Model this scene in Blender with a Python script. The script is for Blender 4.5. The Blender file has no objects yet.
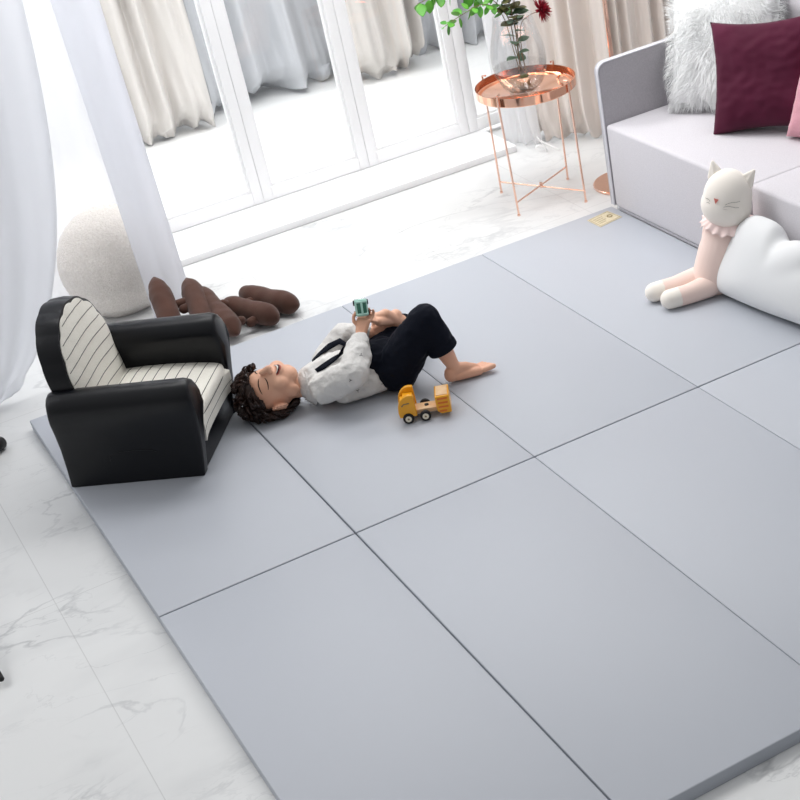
import bpy, bmesh, math, random
import numpy as np
from mathutils import Vector, Matrix, noise
random.seed(7)
PI = math.pi
V = Vector
scn = bpy.context.scene
COL = scn.collection

# ------------------------------------------------------------------ camera, light, exposure
R3 = [[0.851832303, -0.504663353, -0.140344675], [-0.397595654, -0.448501049, -0.800477673], [0.341027013, 0.737673173, -0.582699637]]
CAM = V([-0.426259, -3.590382, 2.346703])
cd = bpy.data.cameras.new('camera')
cam = bpy.data.objects.new('camera', cd); COL.objects.link(cam)
cam.matrix_world = Matrix(((R3[0][0], -R3[1][0], -R3[2][0], CAM.x),
                           (R3[0][1], -R3[1][1], -R3[2][1], CAM.y),
                           (R3[0][2], -R3[1][2], -R3[2][2], CAM.z), (0, 0, 0, 1)))
cd.sensor_width = 36; cd.lens = 1506.7544 / 800 * 36
cd.shift_x = (400 - 568.590) / 800; cd.shift_y = (592.534 - 400) / 800
cd.clip_start = .05
scn.camera = cam
scn.view_settings.view_transform = 'Standard'
scn.view_settings.look = 'None'
scn.view_settings.exposure = 0.0
scn.view_settings.gamma = 1.0

w = bpy.data.worlds.new('daylight'); scn.world = w; w.use_nodes = True
bg = w.node_tree.nodes['Background']
nt = w.node_tree      # daylight comes from the window side (+y) and from above, the studio behind is dim
wt = nt.nodes.new('ShaderNodeTexCoord'); wd = nt.nodes.new('ShaderNodeVectorMath'); wd.operation = 'DOT_PRODUCT'
wd.inputs[1].default_value = V((-.10, .66, .74)).normalized()
wr = nt.nodes.new('ShaderNodeMapRange'); wr.interpolation_type = 'SMOOTHSTEP'
wr.inputs['From Min'].default_value = -.65; wr.inputs['From Max'].default_value = .85
wr.inputs['To Min'].default_value = .23; wr.inputs['To Max'].default_value = .64
nt.links.new(wt.outputs['Generated'], wd.inputs[0]); nt.links.new(wd.outputs['Value'], wr.inputs['Value'])
nt.links.new(wr.outputs['Result'], bg.inputs[1])
bg.inputs[0].default_value = (.985, .99, 1, 1)

sd = bpy.data.lights.new('sun', 'SUN'); sd.energy = 0.66; sd.angle = math.radians(14); sd.color = (1, .985, .96)
sun = bpy.data.objects.new('sun', sd); COL.objects.link(sun)
sun.rotation_euler = V((.42, -.58, -.80)).to_track_quat('-Z', 'Y').to_euler()

def area(name, loc, target, sx, sy, power, col=(1, 1, 1)):
    l = bpy.data.lights.new(name, 'AREA'); l.shape = 'RECTANGLE'; l.size = sx; l.size_y = sy
    l.energy = power; l.color = col
    o = bpy.data.objects.new(name, l); COL.objects.link(o); o.location = loc
    o.rotation_euler = (V(target) - V(loc)).to_track_quat('-Z', 'Y').to_euler()
    return o
area('balcony_skylight', (1.3, 3.35, 2.75), (1.4, 3.8, 0), 6.5, .9, 140, (.99, .995, 1))
area('overhead_bounce_fill', (1.7, 1.5, 2.75), (1.9, 2.4, .4), 3.8, .9, 68, (1, .995, .99))  # added overhead fill for ceiling bounce, brightens the doors and sofa side
area('left_window_daylight', (-1.7, 2.1, 2.0), (1.2, 2.0, .3), 1.4, 1.6, 12, (.97, .985, 1))

# ------------------------------------------------------------------ materials
def mat(name, col, rough=.6, metal=0, bump=None, spec=.5, sheen=0, trans=0, ior=1.45, alpha=1, var=None, coat=0, emit=None):
    m = bpy.data.materials.new(name); m.use_nodes = True
    nt = m.node_tree; b = nt.nodes['Principled BSDF']
    b.inputs['Base Color'].default_value = (*col, 1); b.inputs['Roughness'].default_value = rough
    b.inputs['Metallic'].default_value = metal; b.inputs['Specular IOR Level'].default_value = spec
    b.inputs['Sheen Weight'].default_value = sheen; b.inputs['Transmission Weight'].default_value = trans
    b.inputs['IOR'].default_value = ior; b.inputs['Alpha'].default_value = alpha
    b.inputs['Coat Weight'].default_value = coat
    tc = nt.nodes.new('ShaderNodeTexCoord')
    if bump:
        sc, st, dist = bump[:3]
        n = nt.nodes.new('ShaderNodeTexNoise'); n.inputs['Scale'].default_value = sc; n.inputs['Detail'].default_value = 4
        nt.links.new(tc.outputs['Object'], n.inputs['Vector'])
        bp = nt.nodes.new('ShaderNodeBump'); bp.inputs['Strength'].default_value = st; bp.inputs['Distance'].default_value = dist
        nt.links.new(n.outputs['Fac'], bp.inputs['Height']); nt.links.new(bp.outputs['Normal'], b.inputs['Normal'])
    if var:
        sc, c2, lo, hi = var
        n = nt.nodes.new('ShaderNodeTexNoise'); n.inputs['Scale'].default_value = sc; n.inputs['Detail'].default_value = 5
        nt.links.new(tc.outputs['Object'], n.inputs['Vector'])
        r = nt.nodes.new('ShaderNodeValToRGB'); r.color_ramp.elements[0].position = lo; r.color_ramp.elements[1].position = hi
        r.color_ramp.elements[0].color = (*col, 1); r.color_ramp.elements[1].color = (*c2, 1)
        nt.links.new(n.outputs['Fac'], r.inputs['Fac']); nt.links.new(r.outputs['Color'], b.inputs['Base Color'])
    return m

def h(s):   # sRGB hex to linear
    c = [int(s[i:i+2], 16) / 255 for i in (0, 2, 4)]
    return tuple(x / 12.92 if x <= .04045 else ((x + .055) / 1.055) ** 2.4 for x in c)

def sheer_mat(name, col, alpha, trl=.6):
    m = bpy.data.materials.new(name); m.use_nodes = True; nt = m.node_tree; nt.nodes.clear()
    o = nt.nodes.new('ShaderNodeOutputMaterial')
    d = nt.nodes.new('ShaderNodeBsdfDiffuse'); t = nt.nodes.new('ShaderNodeBsdfTranslucent')
    tr = nt.nodes.new('ShaderNodeBsdfTransparent')
    d.inputs[0].default_value = t.inputs[0].default_value = (*col, 1)
    a = nt.nodes.new('ShaderNodeMixShader'); a.inputs[0].default_value = trl
    b = nt.nodes.new('ShaderNodeMixShader'); b.inputs[0].default_value = alpha
    nt.links.new(d.outputs[0], a.inputs[1]); nt.links.new(t.outputs[0], a.inputs[2])
    nt.links.new(tr.outputs[0], b.inputs[1]); nt.links.new(a.outputs[0], b.inputs[2])
    nt.links.new(b.outputs[0], o.inputs[0])
    return m

def glass_mat(name, tint=(1, 1, 1), refl=.08):   # thin pane / bowl glass
    m = bpy.data.materials.new(name); m.use_nodes = True; nt = m.node_tree; nt.nodes.clear()
    o = nt.nodes.new('ShaderNodeOutputMaterial')
    g = nt.nodes.new('ShaderNodeBsdfGlossy'); g.inputs['Roughness'].default_value = .02
    tr = nt.nodes.new('ShaderNodeBsdfTransparent'); tr.inputs[0].default_value = (*tint, 1)
    lw = nt.nodes.new('ShaderNodeLayerWeight'); lw.inputs['Blend'].default_value = .25
    mx = nt.nodes.new('ShaderNodeMath'); mx.operation = 'MULTIPLY_ADD'; mx.inputs[1].default_value = .22; mx.inputs[2].default_value = refl * .5
    a = nt.nodes.new('ShaderNodeMixShader')
    nt.links.new(lw.outputs['Fresnel'], mx.inputs[0]); nt.links.new(mx.outputs[0], a.inputs[0])
    nt.links.new(tr.outputs[0], a.inputs[1]); nt.links.new(g.outputs[0], a.inputs[2]); nt.links.new(a.outputs[0], o.inputs[0])
    return m

def marble_mat():
    m = bpy.data.materials.new('white_marble'); m.use_nodes = True; nt = m.node_tree; b = nt.nodes['Principled BSDF']
    L = nt.links.new; N = nt.nodes.new
    geo = N('ShaderNodeNewGeometry')
    mp = N('ShaderNodeMapping'); mp.inputs['Rotation'].default_value = (0, 0, .5); mp.inputs['Scale'].default_value = (1.0, 1.9, 1)
    L(geo.outputs['Position'], mp.inputs['Vector'])
    def vein(scale, dist, w0, seed):
        n = N('ShaderNodeTexNoise'); n.noise_dimensions = '4D'; n.inputs['W'].default_value = seed
        n.inputs['Scale'].default_value = scale; n.inputs['Detail'].default_value = 6
        n.inputs['Roughness'].default_value = .55; n.inputs['Distortion'].default_value = dist
        L(mp.outputs['Vector'], n.inputs['Vector'])
        s = N('ShaderNodeMath'); s.operation = 'SUBTRACT'; s.inputs[1].default_value = .5; L(n.outputs['Fac'], s.inputs[0])
        a = N('ShaderNodeMath'); a.operation = 'ABSOLUTE'; L(s.outputs[0], a.inputs[0])
        r = N('ShaderNodeMapRange'); r.inputs['From Min'].default_value = 0; r.inputs['From Max'].default_value = w0
        r.inputs['To Min'].default_value = 1; r.inputs['To Max'].default_value = 0; L(a.outputs[0], r.inputs['Value'])
        return r.outputs[0]
    v1 = vein(1.5, .6, .016, 3.1); v2 = vein(3.0, .9, .010, 8.4)
    mask = N('ShaderNodeTexNoise'); mask.inputs['Scale'].default_value = 1.7; L(mp.outputs['Vector'], mask.inputs['Vector'])
    mr = N('ShaderNodeMapRange'); mr.inputs['From Min'].default_value = .42; mr.inputs['From Max'].default_value = .68; L(mask.outputs['Fac'], mr.inputs['Value'])
    mx = N('ShaderNodeMath'); mx.operation = 'MAXIMUM'
    half = N('ShaderNodeMath'); half.operation = 'MULTIPLY'; half.inputs[1].default_value = .55; L(v2, half.inputs[0])
    L(v1, mx.inputs[0]); L(half.outputs[0], mx.inputs[1])
    mm = N('ShaderNodeMath'); mm.operation = 'MULTIPLY'; L(mx.outputs[0], mm.inputs[0]); L(mr.outputs[0], mm.inputs[1])
    cl = N('ShaderNodeTexNoise'); cl.inputs['Scale'].default_value = 2.2; cl.inputs['Detail'].default_value = 3; L(mp.outputs['Vector'], cl.inputs['Vector'])
    clr = N('ShaderNodeMapRange'); clr.inputs['From Min'].default_value = .5; clr.inputs['From Max'].default_value = .8; clr.inputs['To Max'].default_value = .22; L(cl.outputs['Fac'], clr.inputs['Value'])
    tot = N('ShaderNodeMath'); tot.operation = 'ADD'; tot.use_clamp = True
    sc = N('ShaderNodeMath'); sc.operation = 'MULTIPLY'; sc.inputs[1].default_value = .62; L(mm.outputs[0], sc.inputs[0])
    L(sc.outputs[0], tot.inputs[0]); L(clr.outputs[0], tot.inputs[1])
    c1 = N('ShaderNodeMix'); c1.data_type = 'RGBA'; L(tot.outputs[0], c1.inputs['Factor'])
    c1.inputs['A'].default_value = (*h('dcdddd'), 1); c1.inputs['B'].default_value = (*h('9b9da0'), 1)
    # tile joints
    sep = N('ShaderNodeSeparateXYZ'); L(geo.outputs['Position'], sep.inputs[0])
    def joint(out, off, per):
        a = N('ShaderNodeMath'); a.operation = 'ADD'; a.inputs[1].default_value = -off + per * 20; L(out, a.inputs[0])
        md = N('ShaderNodeMath'); md.operation = 'MODULO'; md.inputs[1].default_value = per; L(a.outputs[0], md.inputs[0])
        lt = N('ShaderNodeMath'); lt.operation = 'LESS_THAN'; lt.inputs[1].default_value = .0028; L(md.outputs[0], lt.inputs[0])
        return lt.outputs[0]
    jx = joint(sep.outputs['X'], -.219, .6435); jy = joint(sep.outputs['Y'], .34, 1.287)
    jm = N('ShaderNodeMath'); jm.operation = 'MAXIMUM'; L(jx, jm.inputs[0]); L(jy, jm.inputs[1])
    js = N('ShaderNodeMath'); js.operation = 'MULTIPLY'; js.inputs[1].default_value = .34; L(jm.outputs[0], js.inputs[0])
    c2 = N('ShaderNodeMix'); c2.data_type = 'RGBA'; L(js.outputs[0], c2.inputs['Factor']); L(c1.outputs['Result'], c2.inputs['A'])
    c2.inputs['B'].default_value = (*h('9a9a9a'), 1)
    L(c2.outputs['Result'], b.inputs['Base Color'])
    b.inputs['Roughness'].default_value = .28; b.inputs['Specular IOR Level'].default_value = .4
    return m

def plank_mat():
    m = bpy.data.materials.new('white_painted_planks'); m.use_nodes = True; nt = m.node_tree; b = nt.nodes['Principled BSDF']
    L = nt.links.new; N = nt.nodes.new
    geo = N('ShaderNodeNewGeometry'); sep = N('ShaderNodeSeparateXYZ'); L(geo.outputs['Position'], sep.inputs[0])
    a = N('ShaderNodeMath'); a.operation = 'ADD'; a.inputs[1].default_value = 10; L(sep.outputs['Y'], a.inputs[0])
    md = N('ShaderNodeMath'); md.operation = 'MODULO'; md.inputs[1].default_value = .145; L(a.outputs[0], md.inputs[0])
    lt = N('ShaderNodeMath'); lt.operation = 'LESS_THAN'; lt.inputs[1].default_value = .005; L(md.outputs[0], lt.inputs[0])
    s = N('ShaderNodeMath'); s.operation = 'MULTIPLY'; s.inputs[1].default_value = .18; L(lt.outputs[0], s.inputs[0])
    c = N('ShaderNodeMix'); c.data_type = 'RGBA'; L(s.outputs[0], c.inputs['Factor'])
    c.inputs['A'].default_value = (*h('f3f3f2'), 1); c.inputs['B'].default_value = (*h('a8a8a6'), 1)
    L(c.outputs['Result'], b.inputs['Base Color']); b.inputs['Roughness'].default_value = .4
    return m

M = dict(
    marble=marble_mat(), planks=plank_mat(),
    white_paint=mat('white_paint', h('f6f6f7'), .35),
    wall=mat('pale_wall_paint', h('c9ccd1'), .8),
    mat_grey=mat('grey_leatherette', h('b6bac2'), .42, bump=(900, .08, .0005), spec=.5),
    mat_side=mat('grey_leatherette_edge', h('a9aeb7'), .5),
    drape_grey=mat('grey_drape_cloth', h('bfc1c5'), .85, bump=(300, .1, .001), sheen=.2),
    drape_beige=mat('cream_drape_cloth', h('d3cec9'), .85, bump=(300, .1, .001), sheen=.2),
    drape_right=mat('beige_drape_cloth', h('e3dad3'), .8, bump=(300, .1, .001), sheen=.2),
    sheer=sheer_mat('sheer_white_voile', h('fdfdfe'), .70, .62),
    sheer_left=sheer_mat('grey_white_voile', h('f4f5f8'), .76, .55),
    sheer_band=sheer_mat('blue_white_voile', h('f6f7fb'), .84, .62),
    ribbon=mat('white_ribbon', h('f2f2f2'), .6),
    glass=glass_mat('clear_pane_glass', (.99, .995, .995)),
    vase=glass_mat('clear_vase_glass', (.992, .992, .992), .10),
    water=glass_mat('water_surface', (.99, .985, .98), .12),
    copper=mat('polished_copper', (.92, .60, .47), .16, 1),
    copper_tray=mat('mirror_copper', (.93, .54, .38), .09, 1),
    black_pu=mat('black_leatherette', h('090b11'), .33, bump=(500, .12, .0006), spec=.38),
    piping=mat('grey_piping', h('8a8f98'), .5),
    sofa=mat('light_grey_wool_cloth', h('d3d0d5'), .9, bump=(420, .3, .0012), sheen=.3, var=(260, h('c8c5ca'), .35, .7)),
    sofa_dark=mat('grey_wool_cloth', h('b5b2b7'), .9, bump=(420, .3, .0012), sheen=.3, var=(260, h('a8a5aa'), .35, .7)),
    sofa_edge=mat('pale_grey_welt', h('cdccd2'), .8),
    fur=mat('white_faux_fur', h('f7f8f8'), .75, sheen=.3),
    velvet=mat('burgundy_velvet', h('4a0f2a'), .75, bump=(40, .12, .003), spec=.2, sheen=.08, var=(6, h('571834'), .4, .75)),
    pink_knit=mat('pink_knit', h('d398a4'), .8, bump=(160, .6, .004), sheen=.3),
    cloud=mat('white_jersey', h('e6e7e8'), .85, bump=(500, .1, .001), sheen=.2),
    cat_white=mat('cream_plush_knit', h('f6efe6'), .9, bump=(420, .3, .001), sheen=.3),
    cat_pink=mat('pale_pink_knit', h('f3dad0'), .9, bump=(300, .3, .001), sheen=.3),
    ruffle=mat('pale_pink_cotton', h('f5deda'), .85),
    nose=mat('rose_thread', h('d2786e'), .7),
    thread=mat('grey_thread', h('a9a39c'), .8),
    fleece=mat('cream_boucle_fleece', h('efe9e3'), .95, bump=(170, .9, .006), sheen=.4, var=(140, h('e1dad3'), .35, .7)),
    brown=mat('chocolate_brown_plush', h('4f3024'), .9, bump=(220, .35, .002), sheen=.15, var=(7, h('40261c'), .35, .7)),
    skin=mat('warm_skin', h('e6b397'), .48, bump=(120, .05, .001), var=(9, h('e0a588'), .45, .75)),
    lip=mat('lip', h('b3594f'), .4),
    teeth=mat('teeth', h('f3efe8'), .3),
    mouth=mat('mouth_inside', h('4d1716'), .5),
    dark_line=mat('lash_and_brow_hair', h('2b1a14'), .7),
    hair=mat('dark_brown_hair', h('21130f'), .42, bump=(260, .5, .002), var=(30, h('3a241b'), .4, .7)),
    shirt=mat('white_printed_cotton', h('dddbd8'), .85, bump=(34, .7, .014)),
    motif=mat('black_print', h('2a2a2c'), .8),
    navy=mat('navy_twill', h('10141f'), .72, bump=(30, .5, .012), spec=.12),
    yellow=mat('yellow_painted_wood', h('f0a818'), .35, coat=.3),
    orange=mat('orange_paint', h('df7420'), .4),
    wood=mat('pale_beech_wood', h('e5c299'), .5, var=(30, h('d8ae82'), .4, .7)),
    tyre=mat('black_rubber', h('17171a'), .6),
    cream=mat('cream_plastic', h('ece2cc'), .4),
    green_toy=mat('mint_green_enamel', h('a9d6c8'), .15, coat=.6),
    green_glass=mat('green_tinted_glass', h('2f6b58'), .06, coat=.8),
    chrome=mat('chrome', h('c9ccd0'), .12, 1),
    leaf=mat('fresh_green_leaf', h('6cb540'), .45, var=(14, h('4a9238'), .4, .65)),
    leaf_dark=mat('grey_green_leaf', h('5d7a5c'), .5, var=(14, h('486a4b'), .4, .65)),
    leaf_olive=mat('olive_leaf', h('6d6a3a'), .5, var=(14, h('4f4f2c'), .4, .65)),
    stem=mat('brown_stem', h('8b7355'), .6),
    petal=mat('crimson_petal', h('a3142c'), .5, var=(40, h('7c0d22'), .4, .65)),
    kraft=mat('gold_beige_label', h('cdc0a2'), .55, var=(160, h('d8cdb2'), .4, .6)),
    label_ink=mat('label_print', h('8f7d57'), .6),
    groove=mat('seam_hinge_cloth', h('7f848d'), .7),  # cloth of the first mat hinge, darker grey than the panels
    stripe=mat('thin_black_stripe', h('35332f'), .8),
    cream_cloth=mat('cream_canvas', h('eeebe2'), .8, bump=(300, .15, .001), var=(300, h('e4e0d5'), .35, .7)),
    black_metal=mat('black_stand_metal', h('121214'), .5),
)

# ------------------------------------------------------------------ helpers
WM = {}
def wmat(o): return WM.get(o.name, Matrix.Identity(4))

def tag(o, label=None, cat=None, group=None, kind=None):
    if label: o['label'] = label
    if cat: o['category'] = cat
    if group: o['group'] = group
    if kind: o['kind'] = kind
    return o

def thing(name, label, cat, loc=(0, 0, 0), rotz=0, group=None, kind=None):
    o = bpy.data.objects.new(name, None); COL.objects.link(o)
    o.empty_display_size = .1
    o.location = loc; o.rotation_euler = (0, 0, rotz)
    WM[o.name] = Matrix.Translation(V(loc)) @ Matrix.Rotation(rotz, 4, 'Z')
    return tag(o, label, cat, group, kind)

def obj(name, bm, m, parent=None, smooth=True, local=False, base=None):
    """bm is in world coordinates unless local (then in the root's frame)."""
    me = bm if isinstance(bm, bpy.types.Mesh) else bpy.data.meshes.new(name)
    if me is not bm:
        bmesh.ops.recalc_face_normals(bm, faces=bm.faces)
        bm.to_mesh(me); bm.free()
    me.name = name
    if smooth:
        for p in me.polygons: p.use_smooth = True
        try: me.set_sharp_from_angle(angle=math.radians(42))
        except Exception: pass
    o = bpy.data.objects.new(name, me); COL.objects.link(o)
    for mm in (m if isinstance(m, (list, tuple)) else [m]): me.materials.append(mm)
    if parent:
        o.parent = parent; WM[o.name] = wmat(parent)
        if not local: me.transform(wmat(parent).inverted())
    elif base is not None:
        me.transform(Matrix.Translation(-V(base))); o.location = base
        WM[o.name] = Matrix.Translation(V(base))
    return o

def B(): return bmesh.new()

def box(bm, a, b, bevel=0, seg=2, mtx=None, mi=0):
    a = V(a); b = V(b); c = (a + b) / 2; s = b - a
    r = bmesh.ops.create_cube(bm, size=1, matrix=Matrix.Translation(c) @ Matrix.Diagonal((abs(s.x), abs(s.y), abs(s.z), 1)))
    vs = r['verts']
    if bevel:
        es = list({e for v in vs for e in v.link_edges})
        rr = bmesh.ops.bevel(bm, geom=es, offset=bevel, segments=seg, profile=.5, affect='EDGES')
        vs = list({v for f in rr['faces'] for v in f.verts} | {v for v in vs if v.is_valid})
        # gather connected
        seen = set(vs); st = list(vs)
        while st:
            v = st.pop()
            for e in v.link_edges:
                o = e.other_vert(v)
                if o not in seen: seen.add(o); st.append(o)
        vs = list(seen)
    if mtx is not None: bmesh.ops.transform(bm, matrix=mtx, verts=vs)
    if mi:
        for f in {f for v in vs for f in v.link_faces}: f.material_index = mi
    return vs

def tube(bm, pts, r, n=10, cap=True, mi=0, closed=False):
    pts = [V(p) for p in pts]; k = len(pts)
    rs = r if isinstance(r, (list, tuple)) else [r] * k
    t0 = (pts[1] - pts[0]).normalized()
    up = V((0, 0, 1)) if abs(t0.z) < .9 else V((1, 0, 0))
    u = t0.cross(up).normalized(); rings = []
    for i, p in enumerate(pts):
        if closed: t = (pts[(i + 1) % k] - pts[i - 1]).normalized()
        else: t = (pts[min(i + 1, k - 1)] - pts[max(i - 1, 0)]).normalized()
        u = (u - t * u.dot(t)).normalized(); v = t.cross(u)
        rings.append([bm.verts.new(p + (u * math.cos(2 * PI * j / n) + v * math.sin(2 * PI * j / n)) * rs[i]) for j in range(n)])
    fs = []
    for i in range(k if closed else k - 1):
        a = rings[i]; b = rings[(i + 1) % k]
        for j in range(n): fs.append(bm.faces.new((a[j], a[(j + 1) % n], b[(j + 1) % n], b[j])))
    if cap and not closed:
        fs.append(bm.faces.new(rings[0][::-1])); fs.append(bm.faces.new(rings[-1]))
    for f in fs: f.material_index = mi
    return rings

def lathe(bm, prof, c=(0, 0, 0), n=40, capb=False, capt=False):
    c = V(c); rings = []
    for r, z in prof:
        rings.append([bm.verts.new(c + V((r * math.cos(2 * PI * j / n), r * math.sin(2 * PI * j / n), z))) for j in range(n)])
    for a, b in zip(rings, rings[1:]):
        for j in range(n): bm.faces.new((a[j], a[(j + 1) % n], b[(j + 1) % n], b[j]))
    if capb: bm.faces.new(rings[0][::-1])
    if capt: bm.faces.new(rings[-1])

def ell(bm, c, r, rot=None, sub=3):
    """ellipsoid; rot 3x3 or euler"""
    m = Matrix.Translation(V(c))
    if rot is not None: m = m @ rot.to_4x4()
    m = m @ Matrix.Diagonal((*((r, r, r) if isinstance(r, (int, float)) else r), 1))
    return bmesh.ops.create_icosphere(bm, subdivisions=sub, radius=1, matrix=m)['verts']

def cap(bm, a, b, ra, rb, sub=3):
    a = V(a); b = V(b); ell(bm, a, ra, sub=sub); ell(bm, b, rb, sub=sub)
    d = b - a; L = d.length
    if L < 1e-5: return
    m = Matrix.Translation((a + b) / 2) @ d.to_track_quat('Z', 'Y').to_matrix().to_4x4()
    s = (ra - rb) / L; s = max(-.95, min(.95, s)); c = math.sqrt(1 - s * s)
    m = Matrix.Translation(a + d * ((ra * s) / L) * .5 + d * .5 + d * ((rb * s) / L) * .5) @ d.to_track_quat('Z', 'Y').to_matrix().to_4x4()
    bmesh.ops.create_cone(bm, cap_ends=True, segments=24, radius1=ra * c, radius2=rb * c, depth=max(1e-4, L + (rb - ra) * s), matrix=m)

def chain(bm, pts):
    for (a, ra), (b, rb) in zip(pts, pts[1:]): cap(bm, a, b, ra, rb)

def fused(name, bm, voxel, smooth_it=6, disp=None):
    """voxel-fuses overlapping volumes into one continuous skin and returns the mesh"""
    me = bpy.data.meshes.new(name); bmesh.ops.recalc_face_normals(bm, faces=bm.faces); bm.to_mesh(me); bm.free()
    o = bpy.data.objects.new('tmp', me); COL.objects.link(o)
    r = o.modifiers.new('r', 'REMESH'); r.mode = 'VOXEL'; r.voxel_size = voxel; r.use_smooth_shade = True
    if smooth_it:
        s = o.modifiers.new('s', 'SMOOTH'); s.factor = .5; s.iterations = smooth_it
    dg = bpy.context.evaluated_depsgraph_get(); dg.update()
    out = bpy.data.meshes.new_from_object(o.evaluated_get(dg))
    bpy.data.objects.remove(o)
    if disp:
        out2 = out
        n = len(out2.vertices); co = np.empty(n * 3); no = np.empty(n * 3)
        out2.vertices.foreach_get('co', co); out2.vertices.foreach_get('normal', no)
        co = co.reshape(-1, 3); no = no.reshape(-1, 3)
        for i in range(n): co[i] += no[i] * disp(V(co[i]))
        out2.vertices.foreach_set('co', co.ravel()); out2.update()
    return out

def grid(bm, nu, nv, f, mi=0, close=False):
    vs = [[bm.verts.new(f(i / nu, j / nv)) for j in range(nv + 1)] for i in range(nu + 1)]
    for i in range(nu):
        for j in range(nv):
            fc = bm.faces.new((vs[i][j], vs[i + 1][j], vs[i + 1][j + 1], vs[i][j + 1])); fc.material_index = mi
    return vs

def solid(o, t, off=0):
    s = o.modifiers.new('thickness', 'SOLIDIFY'); s.thickness = t; s.offset = off; return o
def subs(o, n=1):
    s = o.modifiers.new('subdivision', 'SUBSURF'); s.levels = n; s.render_levels = n; return o
def bev(o, wd, seg=3, ang=30):
    s = o.modifiers.new('bevel', 'BEVEL'); s.width = wd; s.segments = seg; s.limit_method = 'ANGLE'; s.angle_limit = math.radians(ang); return o

def struct(name, bm, m, parent=None, smooth=False):
    o = obj(name, bm, m, parent, smooth=smooth)
    if not parent: o['kind'] = 'structure'
    return o

# ------------------------------------------------------------------ setting
W0 = .6; L0 = 1.48; MZ = .04
bm = B(); box(bm, (-3.2, -4.6, -.06), (5.2, 2.80, 0)); struct('floor', bm, M['marble'])
bm = B(); box(bm, (-3.2, 2.80, -.06), (5.2, 4.7, .004)); struct('trim_1', bm, M['planks'])
bm = B(); box(bm, (-3.2, 2.46, .0), (2.50, 2.86, .03), .004); struct('trim_2', bm, M['white_paint'], smooth=True)
bm = B(); box(bm, (-3.2, 4.55, -.06), (5.2, 4.7, 2.9)); struct('wall_back', bm, M['wall'])
bm = B(); box(bm, (3.42, -4.6, -.06), (3.55, 2.46, 2.9)); struct('wall_right', bm, M['wall'])
bm = B(); box(bm, (2.98, 2.78, 0), (5.2, 2.9, 2.9)); struct('wall_far_right', bm, M['wall'])

# glazed folding door leaves standing on the sill
xd = 2.43
for k in range(-1, 7):
    x0 = xd - .52 * k; x1 = x0 + .52
    t = thing('door_%d' % (k + 2), None, None, ((x0 + x1) / 2, 2.81, .03)); t['kind'] = 'structure'
    y0, y1 = 2.785, 2.83; zb = .031; zt = 2.35; g = .0006; sw = .046
    bm = B()
    box(bm, (x0 + g, y0, zb), (x0 + sw, y1, zt), .003); box(bm, (x1 - sw, y0, zb), (x1 - g, y1, zt), .003)
    box(bm, (x0 + sw, y0 + .001, zb), (x1 - sw, y1 - .001, zb + .055), .003); box(bm, (x0 + sw, y0 + .001, zt - .06), (x1 - sw, y1 - .001, zt), .003)
    # inner glazing beads
    box(bm, (x0 + sw, y0 + .010, zb + .055), (x0 + sw + .012, y1 - .01, zt - .06), .002); box(bm, (x1 - sw - .012, y0 + .010, zb + .055), (x1 - sw, y1 - .01, zt - .06), .002)
    box(bm, (x0 + sw + .012, y0 + .010, zb + .055), (x1 - sw - .012, y1 - .01, zb + .067), .002)
    obj('door_frame', bm, M['white_paint'], t)
    bm = B(); box(bm, (x0 + sw + .008, 2.805, zb + .06), (x1 - sw - .008, 2.809, zt - .06)); obj('glass_pane', bm, M['glass'], t, smooth=False)

# ------------------------------------------------------------------ curtains
def curtain(name, label, m, path, hgt, folds, amp, z0=0.004, puddle=.06, nu=260, nv=46, seed=0, irreg=.5, group=None, pull=None, side=-1, thick=.0015):
    """path(s)->(x,y); side: which way the hem spreads on the floor"""
    rnd = random.Random(seed); ph = [rnd.uniform(0, 6.28) for _ in range(6)]
    def f(s, t):
        # t 0 bottom..1 top; the lowest part lies on the floor
        e = .004
        x, y = path(s); x2, y2 = path(min(1, s + e)); x1, y1 = path(max(0, s - e))
        tx, ty = x2 - x1, y2 - y1; l = math.hypot(tx, ty) or 1; nx, ny = ty / l * side, -tx / l * side
        z = z0 + hgt * (t ** 1.6)
        a = 2 * PI * folds * s
        wv = math.sin(a + irreg * 2.2 * math.sin(a * .37 + ph[0]) + .35 * math.sin(2.1 * z + ph[1]))
        wv += irreg * .45 * math.sin(a * 2.3 + ph[2] + 1.3 * z) * math.exp(-1.2 * z)
        am = amp * (1 + .35 * math.sin(a * .21 + ph[3])) * (.75 + .25 * min(1, z))
        low = max(0, 1 - z / .16)
        spread = puddle * low ** 1.5 * (1 + .6 * math.sin(a * .5 + ph[4]) + .35 * math.sin(a * 1.7 + ph[5]))
        off = am * wv + spread
        dz = 0
        if low > 0: dz = .012 * low * (1 + math.sin(a * 1.3 + ph[5] + 14 * low)) * min(1, puddle / .05)
        if puddle > .09:
            q_ = V((x * 9, y * 9 + z * 14, seed)); cr = noise.noise(q_); c2 = noise.noise(q_ * 2.3)
            off += low * (.05 * cr + .02 * c2); dz += low * .030 * abs(c2)
            off += .018 * noise.noise(V((x * 26 + z * 2.2, z * 1.1, seed + 5)))
        X = x + nx * off; Y = y + ny * off
        if pull: 
            dx, dy = pull(s, z); X += dx; Y += dy
        return V((X, Y, z + dz))
    bm = B(); grid(bm, nu, nv, f)
    x, y = path(.5)
    o = obj(name, bm, m, base=(x, y, 0)); solid(o, thick)
    tag(o, label, 'curtain', group)
    return o

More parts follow.
